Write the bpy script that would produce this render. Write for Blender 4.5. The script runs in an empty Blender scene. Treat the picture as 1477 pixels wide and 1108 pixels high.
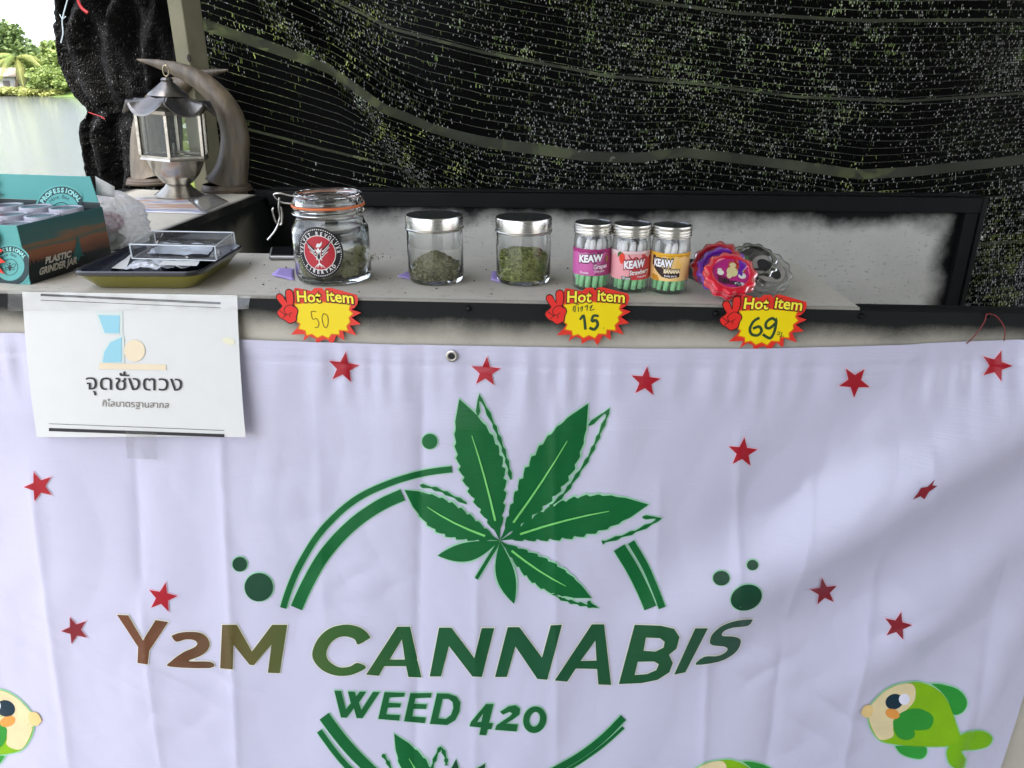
import bpy, bmesh, math, random
import numpy as np
from mathutils import Vector, Matrix, noise
from mathutils.geometry import tessellate_polygon

random.seed(7)
R = math.radians
SC = bpy.context.scene
COL = SC.collection

# ------------------------------------------------------------------ camera
CAM_Z, PITCH, YAW, FPX, W, H = 1.42, R(22), R(4.0), 1109.0, 1477.0, 1108.0
cam_data = bpy.data.cameras.new("camera")
cam_data.sensor_width = 36.0
cam_data.lens = 36.0 * FPX / W
cam_data.clip_start, cam_data.clip_end = 0.05, 2000.0
cam = bpy.data.objects.new("camera", cam_data)
cam.location = (0, 0, CAM_Z)
cam.rotation_euler = (R(90) - PITCH, 0, YAW)
COL.objects.link(cam)
SC.camera = cam

# ------------------------------------------------------------------ sky, sun, exposure
world = bpy.data.worlds.new("World")
SC.world = world
world.use_nodes = True
wn = world.node_tree
bg = wn.nodes["Background"]
sky = wn.nodes.new("ShaderNodeTexSky")
sky.sky_type = 'NISHITA'
sky.sun_disc = False
SUN_EL, SUN_AZ = R(60), R(170)          # azimuth clockwise from +Y: behind the photographer
sky.sun_elevation, sky.sun_rotation = SUN_EL, SUN_AZ
sky.air_density, sky.dust_density, sky.ozone_density = 0.7, 2.5, 0.7
hs = wn.nodes.new("ShaderNodeHueSaturation")      # hazy, whitish tropical sky
hs.inputs["Saturation"].default_value = 0.45
wn.links.new(sky.outputs[0], hs.inputs["Color"])
wn.links.new(hs.outputs[0], bg.inputs[0])
bg.inputs[1].default_value = 0.15
sun_data = bpy.data.lights.new("sun", 'SUN')
sun_data.energy, sun_data.angle, sun_data.color = 1.1, R(15), (1.0, 0.96, 0.9)
sun = bpy.data.objects.new("sun", sun_data)
sd = Vector((math.sin(SUN_AZ) * math.cos(SUN_EL), math.cos(SUN_AZ) * math.cos(SUN_EL), math.sin(SUN_EL)))
sun.rotation_euler = sd.to_track_quat('Z', 'Y').to_euler()
COL.objects.link(sun)
SC.view_settings.view_transform = 'Standard'
SC.view_settings.look = 'None'
SC.view_settings.gamma = 1
SC.view_settings.exposure = 2.52
SC.view_settings.use_curve_mapping = False
cy = SC.cycles
cy.use_denoising = True
cy.max_bounces, cy.diffuse_bounces, cy.glossy_bounces = 14, 4, 5
cy.transmission_bounces, cy.transparent_max_bounces = 12, 24
cy.caustics_reflective = False
cy.sample_clamp_indirect = 6.0

# ------------------------------------------------------------------ helpers
RX = Vector((math.cos(YAW), math.sin(YAW), 0))
FW = Vector((-math.sin(YAW) * math.cos(PITCH), math.cos(YAW) * math.cos(PITCH), -math.sin(PITCH)))
UP = RX.cross(FW)
CAM = Vector((0, 0, CAM_Z))

def ray(px, py):
    return FW + RX * ((px - W / 2) / FPX) + UP * ((H / 2 - py) / FPX)

def Py(px, py, Y):
    d = ray(px, py); return CAM + d * (Y / d.y)

def Pz(px, py, Z):
    d = ray(px, py); return CAM + d * ((Z - CAM_Z) / d.z)

def Pp(px, py, p0, n):
    d = ray(px, py); return CAM + d * ((p0 - CAM).dot(n) / d.dot(n))

def lin(c):
    return tuple(((v / 255.0) / 12.92 if v / 255.0 <= 0.04045 else ((v / 255.0 + 0.055) / 1.055) ** 2.4) for v in c)

def col4(c):
    c = tuple(c)
    return c if len(c) == 4 else c + (1.0,)

MATS = {}
def new_mat(name):
    m = bpy.data.materials.new(name); m.use_nodes = True
    nt = m.node_tree
    return m, nt, nt.nodes["Principled BSDF"], nt.nodes["Material Output"]

def N(nt, t, **kw):
    n = nt.nodes.new(t)
    for k, v in kw.items():
        setattr(n, k, v)
    return n

def math_n(nt, op, a, b=None, c=None, clamp=False):
    n = nt.nodes.new("ShaderNodeMath"); n.operation = op; n.use_clamp = clamp
    for i, v in enumerate((a, b, c)):
        if v is None: continue
        if hasattr(v, 'type') and not isinstance(v, (int, float)): nt.links.new(v, n.inputs[i])
        else: n.inputs[i].default_value = v
    return n.outputs[0]

def mixc(nt, f, a, b):
    n = nt.nodes.new("ShaderNodeMix"); n.data_type = 'RGBA'
    for s, v in ((n.inputs[0], f), (n.inputs[6], a), (n.inputs[7], b)):
        if hasattr(v, 'links'): nt.links.new(v, s)
        elif isinstance(v, (int, float)): s.default_value = v
        else: s.default_value = col4(v)
    return n.outputs[2]

def noise_n(nt, scale, detail=3, vec=None, rough=0.5):
    n = nt.nodes.new("ShaderNodeTexNoise")
    n.inputs["Scale"].default_value = scale; n.inputs["Detail"].default_value = detail
    n.inputs["Roughness"].default_value = rough
    if vec is not None: nt.links.new(vec, n.inputs["Vector"])
    return n.outputs["Fac"]

def geo_pos(nt):
    return nt.nodes.new("ShaderNodeNewGeometry").outputs["Position"]

def add_bump(nt, bsdf, height, strength, dist):
    b = nt.nodes.new("ShaderNodeBump")
    b.inputs["Strength"].default_value = strength; b.inputs["Distance"].default_value = dist
    nt.links.new(height, b.inputs["Height"]); nt.links.new(b.outputs[0], bsdf.inputs["Normal"])

def mat(name, rgb, rough=0.5, metal=0.0, var=0.12, scale=40, bump=0.0, bscale=200, spec=0.5, coat=0.0, trans=0.0, ior=1.45, alpha=1.0):
    if name in MATS: return MATS[name]
    m, nt, b, out = new_mat(name)
    rgb = tuple(rgb)
    if var > 0:
        f = noise_n(nt, scale, 4, geo_pos(nt))
        nt.links.new(mixc(nt, f, tuple(max(0, v * (1 - var)) for v in rgb), tuple(min(1, v * (1 + var)) for v in rgb)), b.inputs["Base Color"])
    else:
        b.inputs["Base Color"].default_value = col4(rgb)
    b.inputs["Roughness"].default_value = rough; b.inputs["Metallic"].default_value = metal
    b.inputs["Specular IOR Level"].default_value = spec; b.inputs["Coat Weight"].default_value = coat
    b.inputs["Transmission Weight"].default_value = trans; b.inputs["IOR"].default_value = ior
    b.inputs["Alpha"].default_value = alpha
    if bump > 0:
        add_bump(nt, b, noise_n(nt, bscale, 3, geo_pos(nt)), bump, 0.002)
    MATS[name] = m
    return m

def thin_clear(name, tint, rough=0.05, body=0.0, body_rgb=(0.8, 0.8, 0.8), bump=0.0, bscale=60, edge=0.5):
    """thin clear sheet or wall: see-through, reflecting at grazing angles, a little cloudy"""
    if name in MATS: return MATS[name]
    m, nt, b, out = new_mat(name)
    nt.nodes.remove(b)
    tr = N(nt, "ShaderNodeBsdfTransparent"); gl = N(nt, "ShaderNodeBsdfGlossy"); df = N(nt, "ShaderNodeBsdfDiffuse"); tl = N(nt, "ShaderNodeBsdfTranslucent")
    gl.inputs["Roughness"].default_value = rough
    lw = N(nt, "ShaderNodeLayerWeight"); lw.inputs[0].default_value = 0.5
    nt.links.new(mixc(nt, math_n(nt, 'POWER', lw.outputs["Facing"], 2.5), tint, tuple(v * edge for v in tint)), tr.inputs[0])
    df.inputs[0].default_value = col4(body_rgb); tl.inputs[0].default_value = col4(body_rgb)
    ms0 = N(nt, "ShaderNodeMixShader"); ms0.inputs[0].default_value = 0.5
    nt.links.new(df.outputs[0], ms0.inputs[1]); nt.links.new(tl.outputs[0], ms0.inputs[2])
    ms1 = N(nt, "ShaderNodeMixShader"); ms1.inputs[0].default_value = body
    nt.links.new(tr.outputs[0], ms1.inputs[1]); nt.links.new(ms0.outputs[0], ms1.inputs[2])
    fr = N(nt, "ShaderNodeLayerWeight"); fr.inputs[0].default_value = 0.5
    ms2 = N(nt, "ShaderNodeMixShader")
    nt.links.new(math_n(nt, 'ADD', 0.055, math_n(nt, 'MULTIPLY', math_n(nt, 'POWER', fr.outputs["Facing"], 4.0), 0.8), clamp=True), ms2.inputs[0])
    nt.links.new(ms1.outputs[0], ms2.inputs[1]); nt.links.new(gl.outputs[0], ms2.inputs[2])
    if bump > 0:
        bn = N(nt, "ShaderNodeBump"); bn.inputs["Strength"].default_value = bump; bn.inputs["Distance"].default_value = 0.004
        nt.links.new(noise_n(nt, bscale, 3, geo_pos(nt)), bn.inputs["Height"])
        for s in (gl, df): nt.links.new(bn.outputs[0], s.inputs["Normal"])
        nt.links.new(bn.outputs[0], fr.inputs["Normal"])
    nt.links.new(ms2.outputs[0], out.inputs[0])
    MATS[name] = m
    return m

ROOT = {}
def tagp(o, label=None, cat=None, group=None, kind=None):
    if label: o["label"] = label
    if cat: o["category"] = cat
    if group: o["group"] = group
    if kind: o["kind"] = kind
    return o

def thing(name, loc, label, cat, group=None):
    o = bpy.data.objects.new(name, None); COL.objects.link(o)
    o.location = loc; o.empty_display_size = 0.02
    ROOT[o] = Vector(loc)
    return tagp(o, label, cat, group)

class G:
    def __init__(s): s.v, s.f = [], []
    def add(s, vs, fs):
        o = len(s.v); s.v += [Vector(p) for p in vs]; s.f += [tuple(i + o for i in f) for f in fs]; return s
    def box(s, a, b, M=None):
        (x0, y0, z0), (x1, y1, z1) = a, b
        vs = [Vector(p) for p in ((x0,y0,z0),(x1,y0,z0),(x1,y1,z0),(x0,y1,z0),(x0,y0,z1),(x1,y0,z1),(x1,y1,z1),(x0,y1,z1))]
        if M is not None: vs = [M @ p for p in vs]
        return s.add(vs, [(0,3,2,1),(4,5,6,7),(0,1,5,4),(1,2,6,5),(2,3,7,6),(3,0,4,7)])
    def hexa(s, b4, t4):
        return s.add(list(b4) + list(t4), [(0,3,2,1),(4,5,6,7),(0,1,5,4),(1,2,6,5),(2,3,7,6),(3,0,4,7)])
    def lathe(s, prof, c, seg=48, M=None, rfun=None, closed=False):
        vs, fs, n = [], [], len(prof)
        for k in range(seg):
            a = 2 * math.pi * k / seg
            for r, z in prof:
                rr = r * (rfun(a, r, z) if rfun else 1)
                p = Vector((rr * math.cos(a), rr * math.sin(a), z))
                vs.append((M @ p) if M is not None else p + Vector(c))
        for k in range(seg):
            k2 = (k + 1) % seg
            for i in range(n if closed else n - 1):
                j = (i + 1) % n
                fs.append((k * n + i, k2 * n + i, k2 * n + j, k * n + j))
        return s.add(vs, fs)
    def tube(s, pts, rad, seg=8, caps=True):
        pts = [Vector(p) for p in pts]; n = len(pts)
        rr = rad if isinstance(rad, (list, tuple)) else [rad] * n
        vs, fs = [], []
        ref = None
        for i, p in enumerate(pts):
            t = (pts[min(i + 1, n - 1)] - pts[max(i - 1, 0)]).normalized()
            if ref is None:
                ref = Vector((0, 0, 1)) if abs(t.z) < 0.9 else Vector((1, 0, 0))
            u = t.cross(ref).normalized(); w = u.cross(t).normalized(); ref = w
            for k in range(seg):
                a = 2 * math.pi * k / seg
                vs.append(p + (u * math.cos(a) + w * math.sin(a)) * rr[i])
        for i in range(n - 1):
            for k in range(seg):
                k2 = (k + 1) % seg
                fs.append((i * seg + k, i * seg + k2, (i + 1) * seg + k2, (i + 1) * seg + k))
        if caps:
            fs.append(tuple(range(seg))[::-1]); fs.append(tuple((n - 1) * seg + k for k in range(seg)))
        return s.add(vs, fs)
    def grid(s, fn, nu, nv):
        vs = [fn(i / nu, j / nv) for j in range(nv + 1) for i in range(nu + 1)]
        fs = [(j*(nu+1)+i, j*(nu+1)+i+1, (j+1)*(nu+1)+i+1, (j+1)*(nu+1)+i) for j in range(nv) for i in range(nu)]
        return s.add(vs, fs)
    def build(s, name, m, parent=None, smooth=True, bevel=0.0, ang=35, solid=0.0):
        me = bpy.data.meshes.new(name)
        off = Vector((0, 0, 0))
        if parent is not None: off = ROOT[parent]
        me.from_pydata([p - off for p in s.v], [], s.f)
        me.materials.append(m)
        if smooth:
            me.shade_smooth()
            me.set_sharp_from_angle(angle=R(ang))
        me.update()
        o = bpy.data.objects.new(name, me); COL.objects.link(o)
        if parent is not None:
            o.parent = parent; ROOT[o] = off
        else:
            ROOT[o] = Vector((0, 0, 0))
        if solid:
            md = o.modifiers.new("solid", 'SOLIDIFY'); md.thickness = solid; md.offset = -1
        if bevel:
            md = o.modifiers.new("bevel", 'BEVEL'); md.width = bevel; md.segments = 2; md.limit_method = 'ANGLE'
        return o

def catmull(pts, n=6):
    out = []
    P = [pts[0]] + list(pts) + [pts[-1]]
    for i in range(1, len(P) - 2):
        p0, p1, p2, p3 = (np.array(P[k], float) for k in (i - 1, i, i + 1, i + 2))
        for k in range(n):
            t = k / n
            out.append(0.5 * ((2*p1) + (-p0+p2)*t + (2*p0-5*p1+4*p2-p3)*t*t + (-p0+3*p1-3*p2+p3)*t**3))
    out.append(np.array(P[-2], float))
    return [tuple(p) for p in out]

# ---- flat prints: 2-D shapes cut into a grid and laid on a surface by a map (x, y, lift) -> point
def shape_poly(loops):
    L = [[Vector((p[0], p[1], 0)) for p in lp] for lp in loops]
    tris = tessellate_polygon(L)
    return [p for lp in L for p in lp], [tuple(t) for t in tris]

def shape_stroke(pts, w, closed=False, grow=0.0, taper=False):
    n = len(pts); vs, fs = [], []
    P = [Vector((p[0], p[1])) for p in pts]
    for i in range(n):
        a = P[i] - P[i - 1] if (i > 0 or closed) else P[1] - P[0]
        b = P[(i + 1) % n] - P[i] if (i < n - 1 or closed) else a
        if a.length < 1e-9: a = b
        if b.length < 1e-9: b = a
        a, b = a.normalized(), b.normalized()
        t = (a + b)
        t = t.normalized() if t.length > 1e-6 else a
        nn = Vector((-t.y, t.x)); k = max(0.45, abs(nn.dot(Vector((-a.y, a.x)))))
        ww = (w[i] if isinstance(w, (list, tuple)) else w) * 0.5 / k
        if taper: ww *= max(0.15, math.sin(math.pi * (i + 0.35) / (n - 0.3)))
        z = grow * i / n
        vs += [Vector((P[i].x + nn.x * ww, P[i].y + nn.y * ww, z)), Vector((P[i].x - nn.x * ww, P[i].y - nn.y * ww, z))]
    for i in range(n if closed else n - 1):
        j = (i + 1) % n
        fs.append((2*i, 2*i+1, 2*j+1, 2*j))
    return vs, fs

TXT = {}
def shape_text(s, bold=0.0):
    k = (s, bold)
    if k not in TXT:
        c = bpy.data.curves.new("lettering", 'FONT'); c.body = s; c.resolution_u = 3; c.offset = bold
        o = bpy.data.objects.new("lettering", c)
        me = o.to_mesh()
        TXT[k] = ([v.co.copy() for v in me.vertices], [tuple(p.vertices) for p in me.polygons])
        o.to_mesh_clear(); bpy.data.objects.remove(o); bpy.data.curves.remove(c)
    v, f = TXT[k]
    return [p.copy() for p in v], f

def fit_text(s, x0, y0, x1, size, bold=0.0, shear=0.0, slope=0.0, down=True):
    """text from x0 to x1 on the baseline y0; size is the cap height"""
    v, f = shape_text(s, bold)
    xs = [p.x for p in v]; a, b = min(xs), max(xs)
    sx = (x1 - x0) / (b - a); sy = size / 0.68
    out = []
    for p in v:
        x = x0 + (p.x - a) * sx + shear * p.y * sy; dy = p.y * sy
        out.append(Vector((x, (y0 - dy if down else y0 + dy) + slope * (x - x0), 0)))
    return out, f

def arc_text(s, cx, cy_, r, a0, a1, size, bold=0.0, inward=False, down=True, wide=1.0):
    """letters round a circle, a0..a1 in degrees clockwise from the top"""
    vs, fs = [], []
    n = len(s)
    for i, ch in enumerate(s):
        if ch == ' ': continue
        v, f = shape_text(ch, bold)
        xs = [p.x for p in v]; mid = (min(xs) + max(xs)) / 2
        a = R(a0 + (a1 - a0) * (i + 0.5) / n)
        sg = size / 0.68; o = len(vs)
        for p in v:
            x, y = (p.x - mid) * sg * wide, p.y * sg
            if inward:
                rr = r - y; X, Y = rr * math.sin(a) - x * math.cos(a), rr * math.cos(a) + x * math.sin(a)
            else:
                rr = r + y; X, Y = rr * math.sin(a) + x * math.cos(a), rr * math.cos(a) - x * math.sin(a)
            vs.append(Vector((cx + X, cy_ - Y if down else cy_ + Y, 0)))
        fs += [tuple(k + o for k in t) for t in f]
    return vs, fs

def ellipse(cx, cy_, rx, ry=None, rot=0, n=28):
    ry = ry or rx; c, s_ = math.cos(R(rot)), math.sin(R(rot))
    return [(cx + rx*math.cos(t)*c - ry*math.sin(t)*s_, cy_ + rx*math.cos(t)*s_ + ry*math.sin(t)*c) for t in (2*math.pi*i/n for i in range(n))]

def merge(*shapes):
    vs, fs = [], []
    for v, f in shapes:
        o = len(vs); vs += v; fs += [tuple(i + o for i in t) for t in f]
    return vs, fs

def decal(name, shp, fmap, m, parent, lift, cut=None):
    vs, fs = shp
    bm = bmesh.new()
    bv = [bm.verts.new(p) for p in vs]
    for f in fs:
        try: bm.faces.new([bv[i] for i in f])
        except ValueError: pass
    if cut:
        for ax in (0, 1):
            c = [p[ax] for p in vs]; k = math.floor(min(c) / cut) + 1
            while k * cut < max(c):
                co = [0, 0, 0]; no = [0, 0, 0]; co[ax] = k * cut; no[ax] = 1
                bmesh.ops.bisect_plane(bm, geom=bm.verts[:] + bm.edges[:] + bm.faces[:], dist=1e-6, plane_co=co, plane_no=no)
                k += 1
    off = ROOT[parent] if parent is not None else Vector((0, 0, 0))
    if hasattr(fmap, 'many'):
        A = np.array([v.co for v in bm.verts]); B = fmap.many(A[:, 0], A[:, 1], lift + A[:, 2])
        for v, p in zip(bm.verts, B): v.co = Vector(p) - off
    else:
        for v in bm.verts:
            v.co = fmap(v.co.x, v.co.y, lift + v.co.z) - off
    me = bpy.data.meshes.new(name); bm.to_mesh(me); bm.free()
    me.materials.append(m); me.shade_smooth()
    o = bpy.data.objects.new(name, me); COL.objects.link(o)
    if parent is not None: o.parent = parent
    ROOT[o] = off
    return o

def plane_map(p0, n):
    n = n.normalized()
    if n.dot(CAM - p0) < 0: n = -n
    return lambda x, y, h: Pp(x, y, p0, n) + n * h

ink = lambda name, rgb, rough=0.5, **k: mat(name, lin(rgb), rough, var=k.pop('var', 0.06), scale=k.pop('scale', 25), **k)

# ================================================================== the setting
YF = 1.0                                   # front face of the stall counter
ZS = Py(738, 434, YF).z                    # counter height
WATER_Z = -0.6

def structure(o): o["kind"] = "structure"; return o

m, nt, b, out = new_mat("concrete_floor"); MATS["concrete_floor"] = m
f = noise_n(nt, 6, 6, geo_pos(nt))
nt.links.new(mixc(nt, f, (0.16, 0.155, 0.14), (0.26, 0.25, 0.22)), b.inputs["Base Color"]); b.inputs["Roughness"].default_value = 0.85
add_bump(nt, b, noise_n(nt, 80, 4, geo_pos(nt)), 0.3, 0.004)
gd = G(); gd.grid(lambda u, v: Vector((-5 + 45 * u, -25 + 34 * v, 0)), 40, 40)
structure(gd.build("ground", m))
bk = G(); bk.grid(lambda u, v: (Vector((-5.0 - 2.2 * v, -25 + 34 * u, -1.2 * v)) if True else 0), 40, 4)
bk.grid(lambda u, v: Vector((-5 + 45 * u, 9 + 2.2 * v, -1.2 * v)), 40, 4)
mb = mat("bank_soil", (0.12, 0.12, 0.05), 0.95, var=0.5, scale=3)
structure(bk.build("bank", mb))

m, nt, b, out = new_mat("lake_water"); MATS["lake_water"] = m
b.inputs["Base Color"].default_value = (0.10, 0.11, 0.10, 1); b.inputs["Roughness"].default_value = 0.05; b.inputs["IOR"].default_value = 1.333
mp = N(nt, "ShaderNodeMapping"); mp.inputs["Scale"].default_value = (1.0, 2.2, 1.0)
nt.links.new(geo_pos(nt), mp.inputs[0])
h1 = noise_n(nt, 2.6, 6, mp.outputs[0], 0.68)
bn = N(nt, "ShaderNodeBump"); bn.inputs["Strength"].default_value = 1.0; bn.inputs["Distance"].default_value = 0.05
nt.links.new(h1, bn.inputs["Height"]); nt.links.new(bn.outputs[0], b.inputs["Normal"])
wt = G(); wt.grid(lambda u, v: Vector((-400 + 800 * u, -60 + 760 * v, WATER_Z)), 8, 8)
structure(wt.build("lake", m))

# the stall's own roof keeps the sky off the counter; it is open to the left and to the front
rf = G(); rf.box((-1.1, -2.6, 2.62), (5.0, 2.7, 2.66))
rfm = mat("roof_sheet", (0.66, 0.66, 0.63), 0.6, var=0.1)
tagp(rf.build("roof", rfm, smooth=False), "flat grey sheet roof over the stall, above the frame", "roof")
rw = G(); rw.box((-0.35, -2.66, 0.0), (3.4, -2.56, 2.61))  # added wall out of view, keeps frontal sky light off the banner
tagp(rw.build("added_shade_wall", mat("added_shade_wall_paint", (0.34, 0.33, 0.31), 0.8, var=0.15, scale=2), smooth=False), "plain grey unseen wall added behind the camera to cut frontal light", "wall")

# ------------------------------------------------------------------ far bank, trees, palm, hut
SH = 74.0
def far(px, py, Y=SH): return Py(px, py, Y)
bank_pts = G()
def bankf(u, v):
    x = -140 + 260 * u
    y = SH - 1 + 60 * v + 3 * noise.noise(Vector((x * 0.06, 0, 0)))
    return Vector((x, y, WATER_Z - 0.3 + 1.6 * min(1, v * 5) + 3 * v))
bank_pts.grid(bankf, 60, 12)
structure(bank_pts.build("far_bank", mat("bank_grass", (0.10, 0.16, 0.03), 0.95, var=0.5, scale=0.6)))

def leaf_mat(name, a, b_, trans=0.35):
    if name in MATS: return MATS[name]
    m, nt, bs, out = new_mat(name)
    f = noise_n(nt, 0.9, 4, geo_pos(nt))
    oi = N(nt, "ShaderNodeNewGeometry").outputs["Random Per Island"]
    c = mixc(nt, math_n(nt, 'ADD', math_n(nt, 'MULTIPLY', f, 0.5), math_n(nt, 'MULTIPLY', oi, 0.6), clamp=True), a, b_)
    nt.links.new(c, bs.inputs["Base Color"]); bs.inputs["Roughness"].default_value = 0.55
    tl = N(nt, "ShaderNodeBsdfTranslucent"); nt.links.new(c, tl.inputs[0])
    ms = N(nt, "ShaderNodeMixShader"); ms.inputs[0].default_value = trans
    nt.links.new(bs.outputs[0], ms.inputs[1]); nt.links.new(tl.outputs[0], ms.inputs[2]); nt.links.new(ms.outputs[0], out.inputs[0])
    MATS[name] = m
    return m

BARK = mat("bark", (0.12, 0.09, 0.06), 0.9, var=0.4, scale=8)
LEAF_A = leaf_mat("foliage_bright", (0.10, 0.16, 0.04), (0.26, 0.33, 0.08))
LEAF_B = leaf_mat("foliage_deep", (0.06, 0.11, 0.035), (0.17, 0.24, 0.07))
LEAF_C = leaf_mat("foliage_yellow", (0.18, 0.22, 0.06), (0.36, 0.36, 0.10))

def crown(rng, c, rx, ry, rz, n, leaf, lobes=9, flat=0.0):
    """leaf cards spread through several uneven clumps"""
    g = G(); vs, fs = [], []
    L = []
    for i in range(lobes):
        a, e = rng.uniform(0, 6.28), rng.uniform(-0.6, 1.2)
        k = rng.uniform(0.45, 0.85)
        L.append((Vector((c[0] + rx*k*math.cos(a)*math.cos(e), c[1] + ry*k*math.sin(a)*math.cos(e), c[2] + rz*k*math.sin(e))), rng.uniform(0.28, 0.5)))
    for i in range(n):
        lc, lr = L[rng.randrange(lobes)]
        d = Vector((rng.gauss(0, 1), rng.gauss(0, 1), rng.gauss(0, 1))).normalized() * (rng.random() ** 0.4) * lr
        p = lc + Vector((d.x * rx, d.y * ry, d.z * rz))
        s = leaf * rng.uniform(0.6, 1.4)
        t = Vector((rng.gauss(0, 1), rng.gauss(0, 1), rng.gauss(0, 0.7))).normalized()
        u = t.orthogonal().normalized() * s * 0.42
        k = len(vs)
        vs += [p - t * s * 0.5, p + u, p + t * s * 0.5, p - u]; fs.append((k, k+1, k+2, k+3))
    g.add(vs, fs); return g

def tree(px, base_py, top_py, wpx, Y, mleaf, label, n=1500, leaf=0.5, group="trees on the far bank", seed=1, cat="tree", name="broadleaf_tree"):
    rng = random.Random(seed)
    b0 = Py(px, base_py, Y); t0 = Py(px, top_py, Y); wd = abs(Py(px + wpx / 2, top_py, Y).x - Py(px - wpx / 2, top_py, Y).x)
    h = t0.z - b0.z
    o = thing(name, b0, label, cat, group)
    crown(rng, b0 + Vector((0, 0, h * 0.58)), wd * 0.62, wd * 0.5, h * 0.52, n, leaf, lobes=14).build("crown", mleaf, o, smooth=False)
    g = G(); g.tube([b0, b0 + Vector((0.02*h, 0, h * 0.3)), b0 + Vector((-0.02*h, 0, h * 0.75))], [0.035*h, 0.025*h, 0.008*h], 7)
    for k in range(5):
        a = k * 1.3; g.tube([b0 + Vector((0, 0, h*(0.25+0.07*k))), b0 + Vector((math.cos(a)*wd*0.3, math.sin(a)*wd*0.25, h*(0.5+0.07*k)))], [0.015*h, 0.004*h], 5)
    g.build("trunk", BARK, o)
    return o
GT = "trees and bushes on the far bank"
tree(42, 143, 44, 56, 82, LEAF_B, "tallest round crowned tree rising on the far bank across the water", 2600, 0.42, GT, 3)
tree(84, 140, 62, 60, 80, LEAF_A, "bright green leafy tree on the far bank beside the net curtain", 2600, 0.40, GT, 4)
tree(112, 140, 76, 50, 79, LEAF_A, "low green tree on the far bank half behind the net curtain", 1800, 0.40, GT, 5)
tree(78, 142, 100, 48, 76, LEAF_A, "vivid green bush at the water's edge below the bright tree", 2400, 0.30, GT, 6, "bush", "waterside_bush")
tree(108, 142, 104, 52, 76, LEAF_A, "wide green bush at the water's edge beside the net curtain", 2400, 0.30, GT, 7, "bush", "waterside_bush")
tree(12, 143, 126, 44, 75, LEAF_C, "low yellow green bush at the water's edge below the palm", 1400, 0.25, GT, 8, "bush", "waterside_bush")
tree(62, 143, 127, 46, 75, LEAF_C, "low yellow green reedy bush at the water's edge", 1400, 0.25, GT, 9, "bush", "waterside_bush")
tree(-40, 143, 52, 80, 82, LEAF_B, "dark broad tree on the far bank at the left frame edge", 2000, 0.5, GT, 10)
tree(160, 142, 70, 70, 84, LEAF_B, "tree on the far bank hidden behind the net curtain", 1200, 0.5, GT, 11)

def palm(px, base_py, top_py, Y, label, seed):
    rng = random.Random(seed)
    b0, t0 = Py(px, base_py, Y), Py(px + 2, top_py, Y)
    o = thing("coconut_palm", b0, label, "palm tree")
    g = G(); g.tube([b0, b0.lerp(t0, 0.5) + Vector((0.2, 0, 0)), t0], [0.24, 0.17, 0.14], 8); g.build("trunk", BARK, o)
    for k in range(15):
        a = 2 * math.pi * k / 15 + rng.uniform(-0.2, 0.2); L = rng.uniform(2.5, 3.2); up = rng.uniform(-0.2, 1.1)
        g = G(); pts = []
        for i in range(9):
            t = i / 8
            pts.append(t0 + Vector((math.cos(a) * L * t, math.sin(a) * L * t, up * L * t * 0.8 - 1.0 * L * t * t)))
        g.tube(pts, [0.035] * 9, 4)
        for i in range(1, 33):
            t = i / 33; j = min(7, int(t * 8)); p = pts[j].lerp(pts[j + 1], t * 8 - j)
            side = Vector((-math.sin(a), math.cos(a), 0)); al = (pts[j + 1] - pts[j]).normalized()
            for s in (-1, 1):
                tip = p + side * s * 0.55 * math.sin(math.pi * (0.12 + 0.8 * t)) + al * 0.35 + Vector((0, 0, -0.3))
                g.add([p - al * 0.05, p + al * 0.05, tip], [(0, 1, 2)])
        g.build("frond", LEAF_C if k % 3 else LEAF_A, o, smooth=False)
palm(22, 142, 84, 78, "coconut palm with drooping fronds on the far bank beside the grey hut", 21)

hb = Py(8, 141, 79)
o = thing("lakeside_hut", hb, "small grey hut with a pale roof under the palm across the water", "hut")
g = G(); g.box((hb.x - 1.6, hb.y, hb.z), (hb.x + 1.4, hb.y + 2.4, hb.z + 2.0)); g.build("wall", mat("hut_wall", (0.32, 0.31, 0.32), 0.9, var=0.2, scale=2), o, smooth=False)
g = G(); g.add([(hb.x-2.0,hb.y-.4,hb.z+1.98),(hb.x+1.8,hb.y-.4,hb.z+1.98),(hb.x+1.8,hb.y+2.8,hb.z+1.98),(hb.x-2.0,hb.y+2.8,hb.z+1.98),(hb.x-2.0,hb.y+1.2,hb.z+2.8),(hb.x+1.8,hb.y+1.2,hb.z+2.8)],[(0,1,5,4),(2,3,4,5),(0,4,3),(1,2,5),(0,3,2,1)])
g.build("roof", mat("hut_roof", (0.45, 0.36, 0.30), 0.8), o, smooth=False)
g = G(); g.box((hb.x + 0.1, hb.y - 0.03, hb.z), (hb.x + 0.8, hb.y - 0.004, hb.z + 1.6)); g.build("door", mat("hut_door", (0.10, 0.09, 0.09), 0.8), o, smooth=False)

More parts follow.
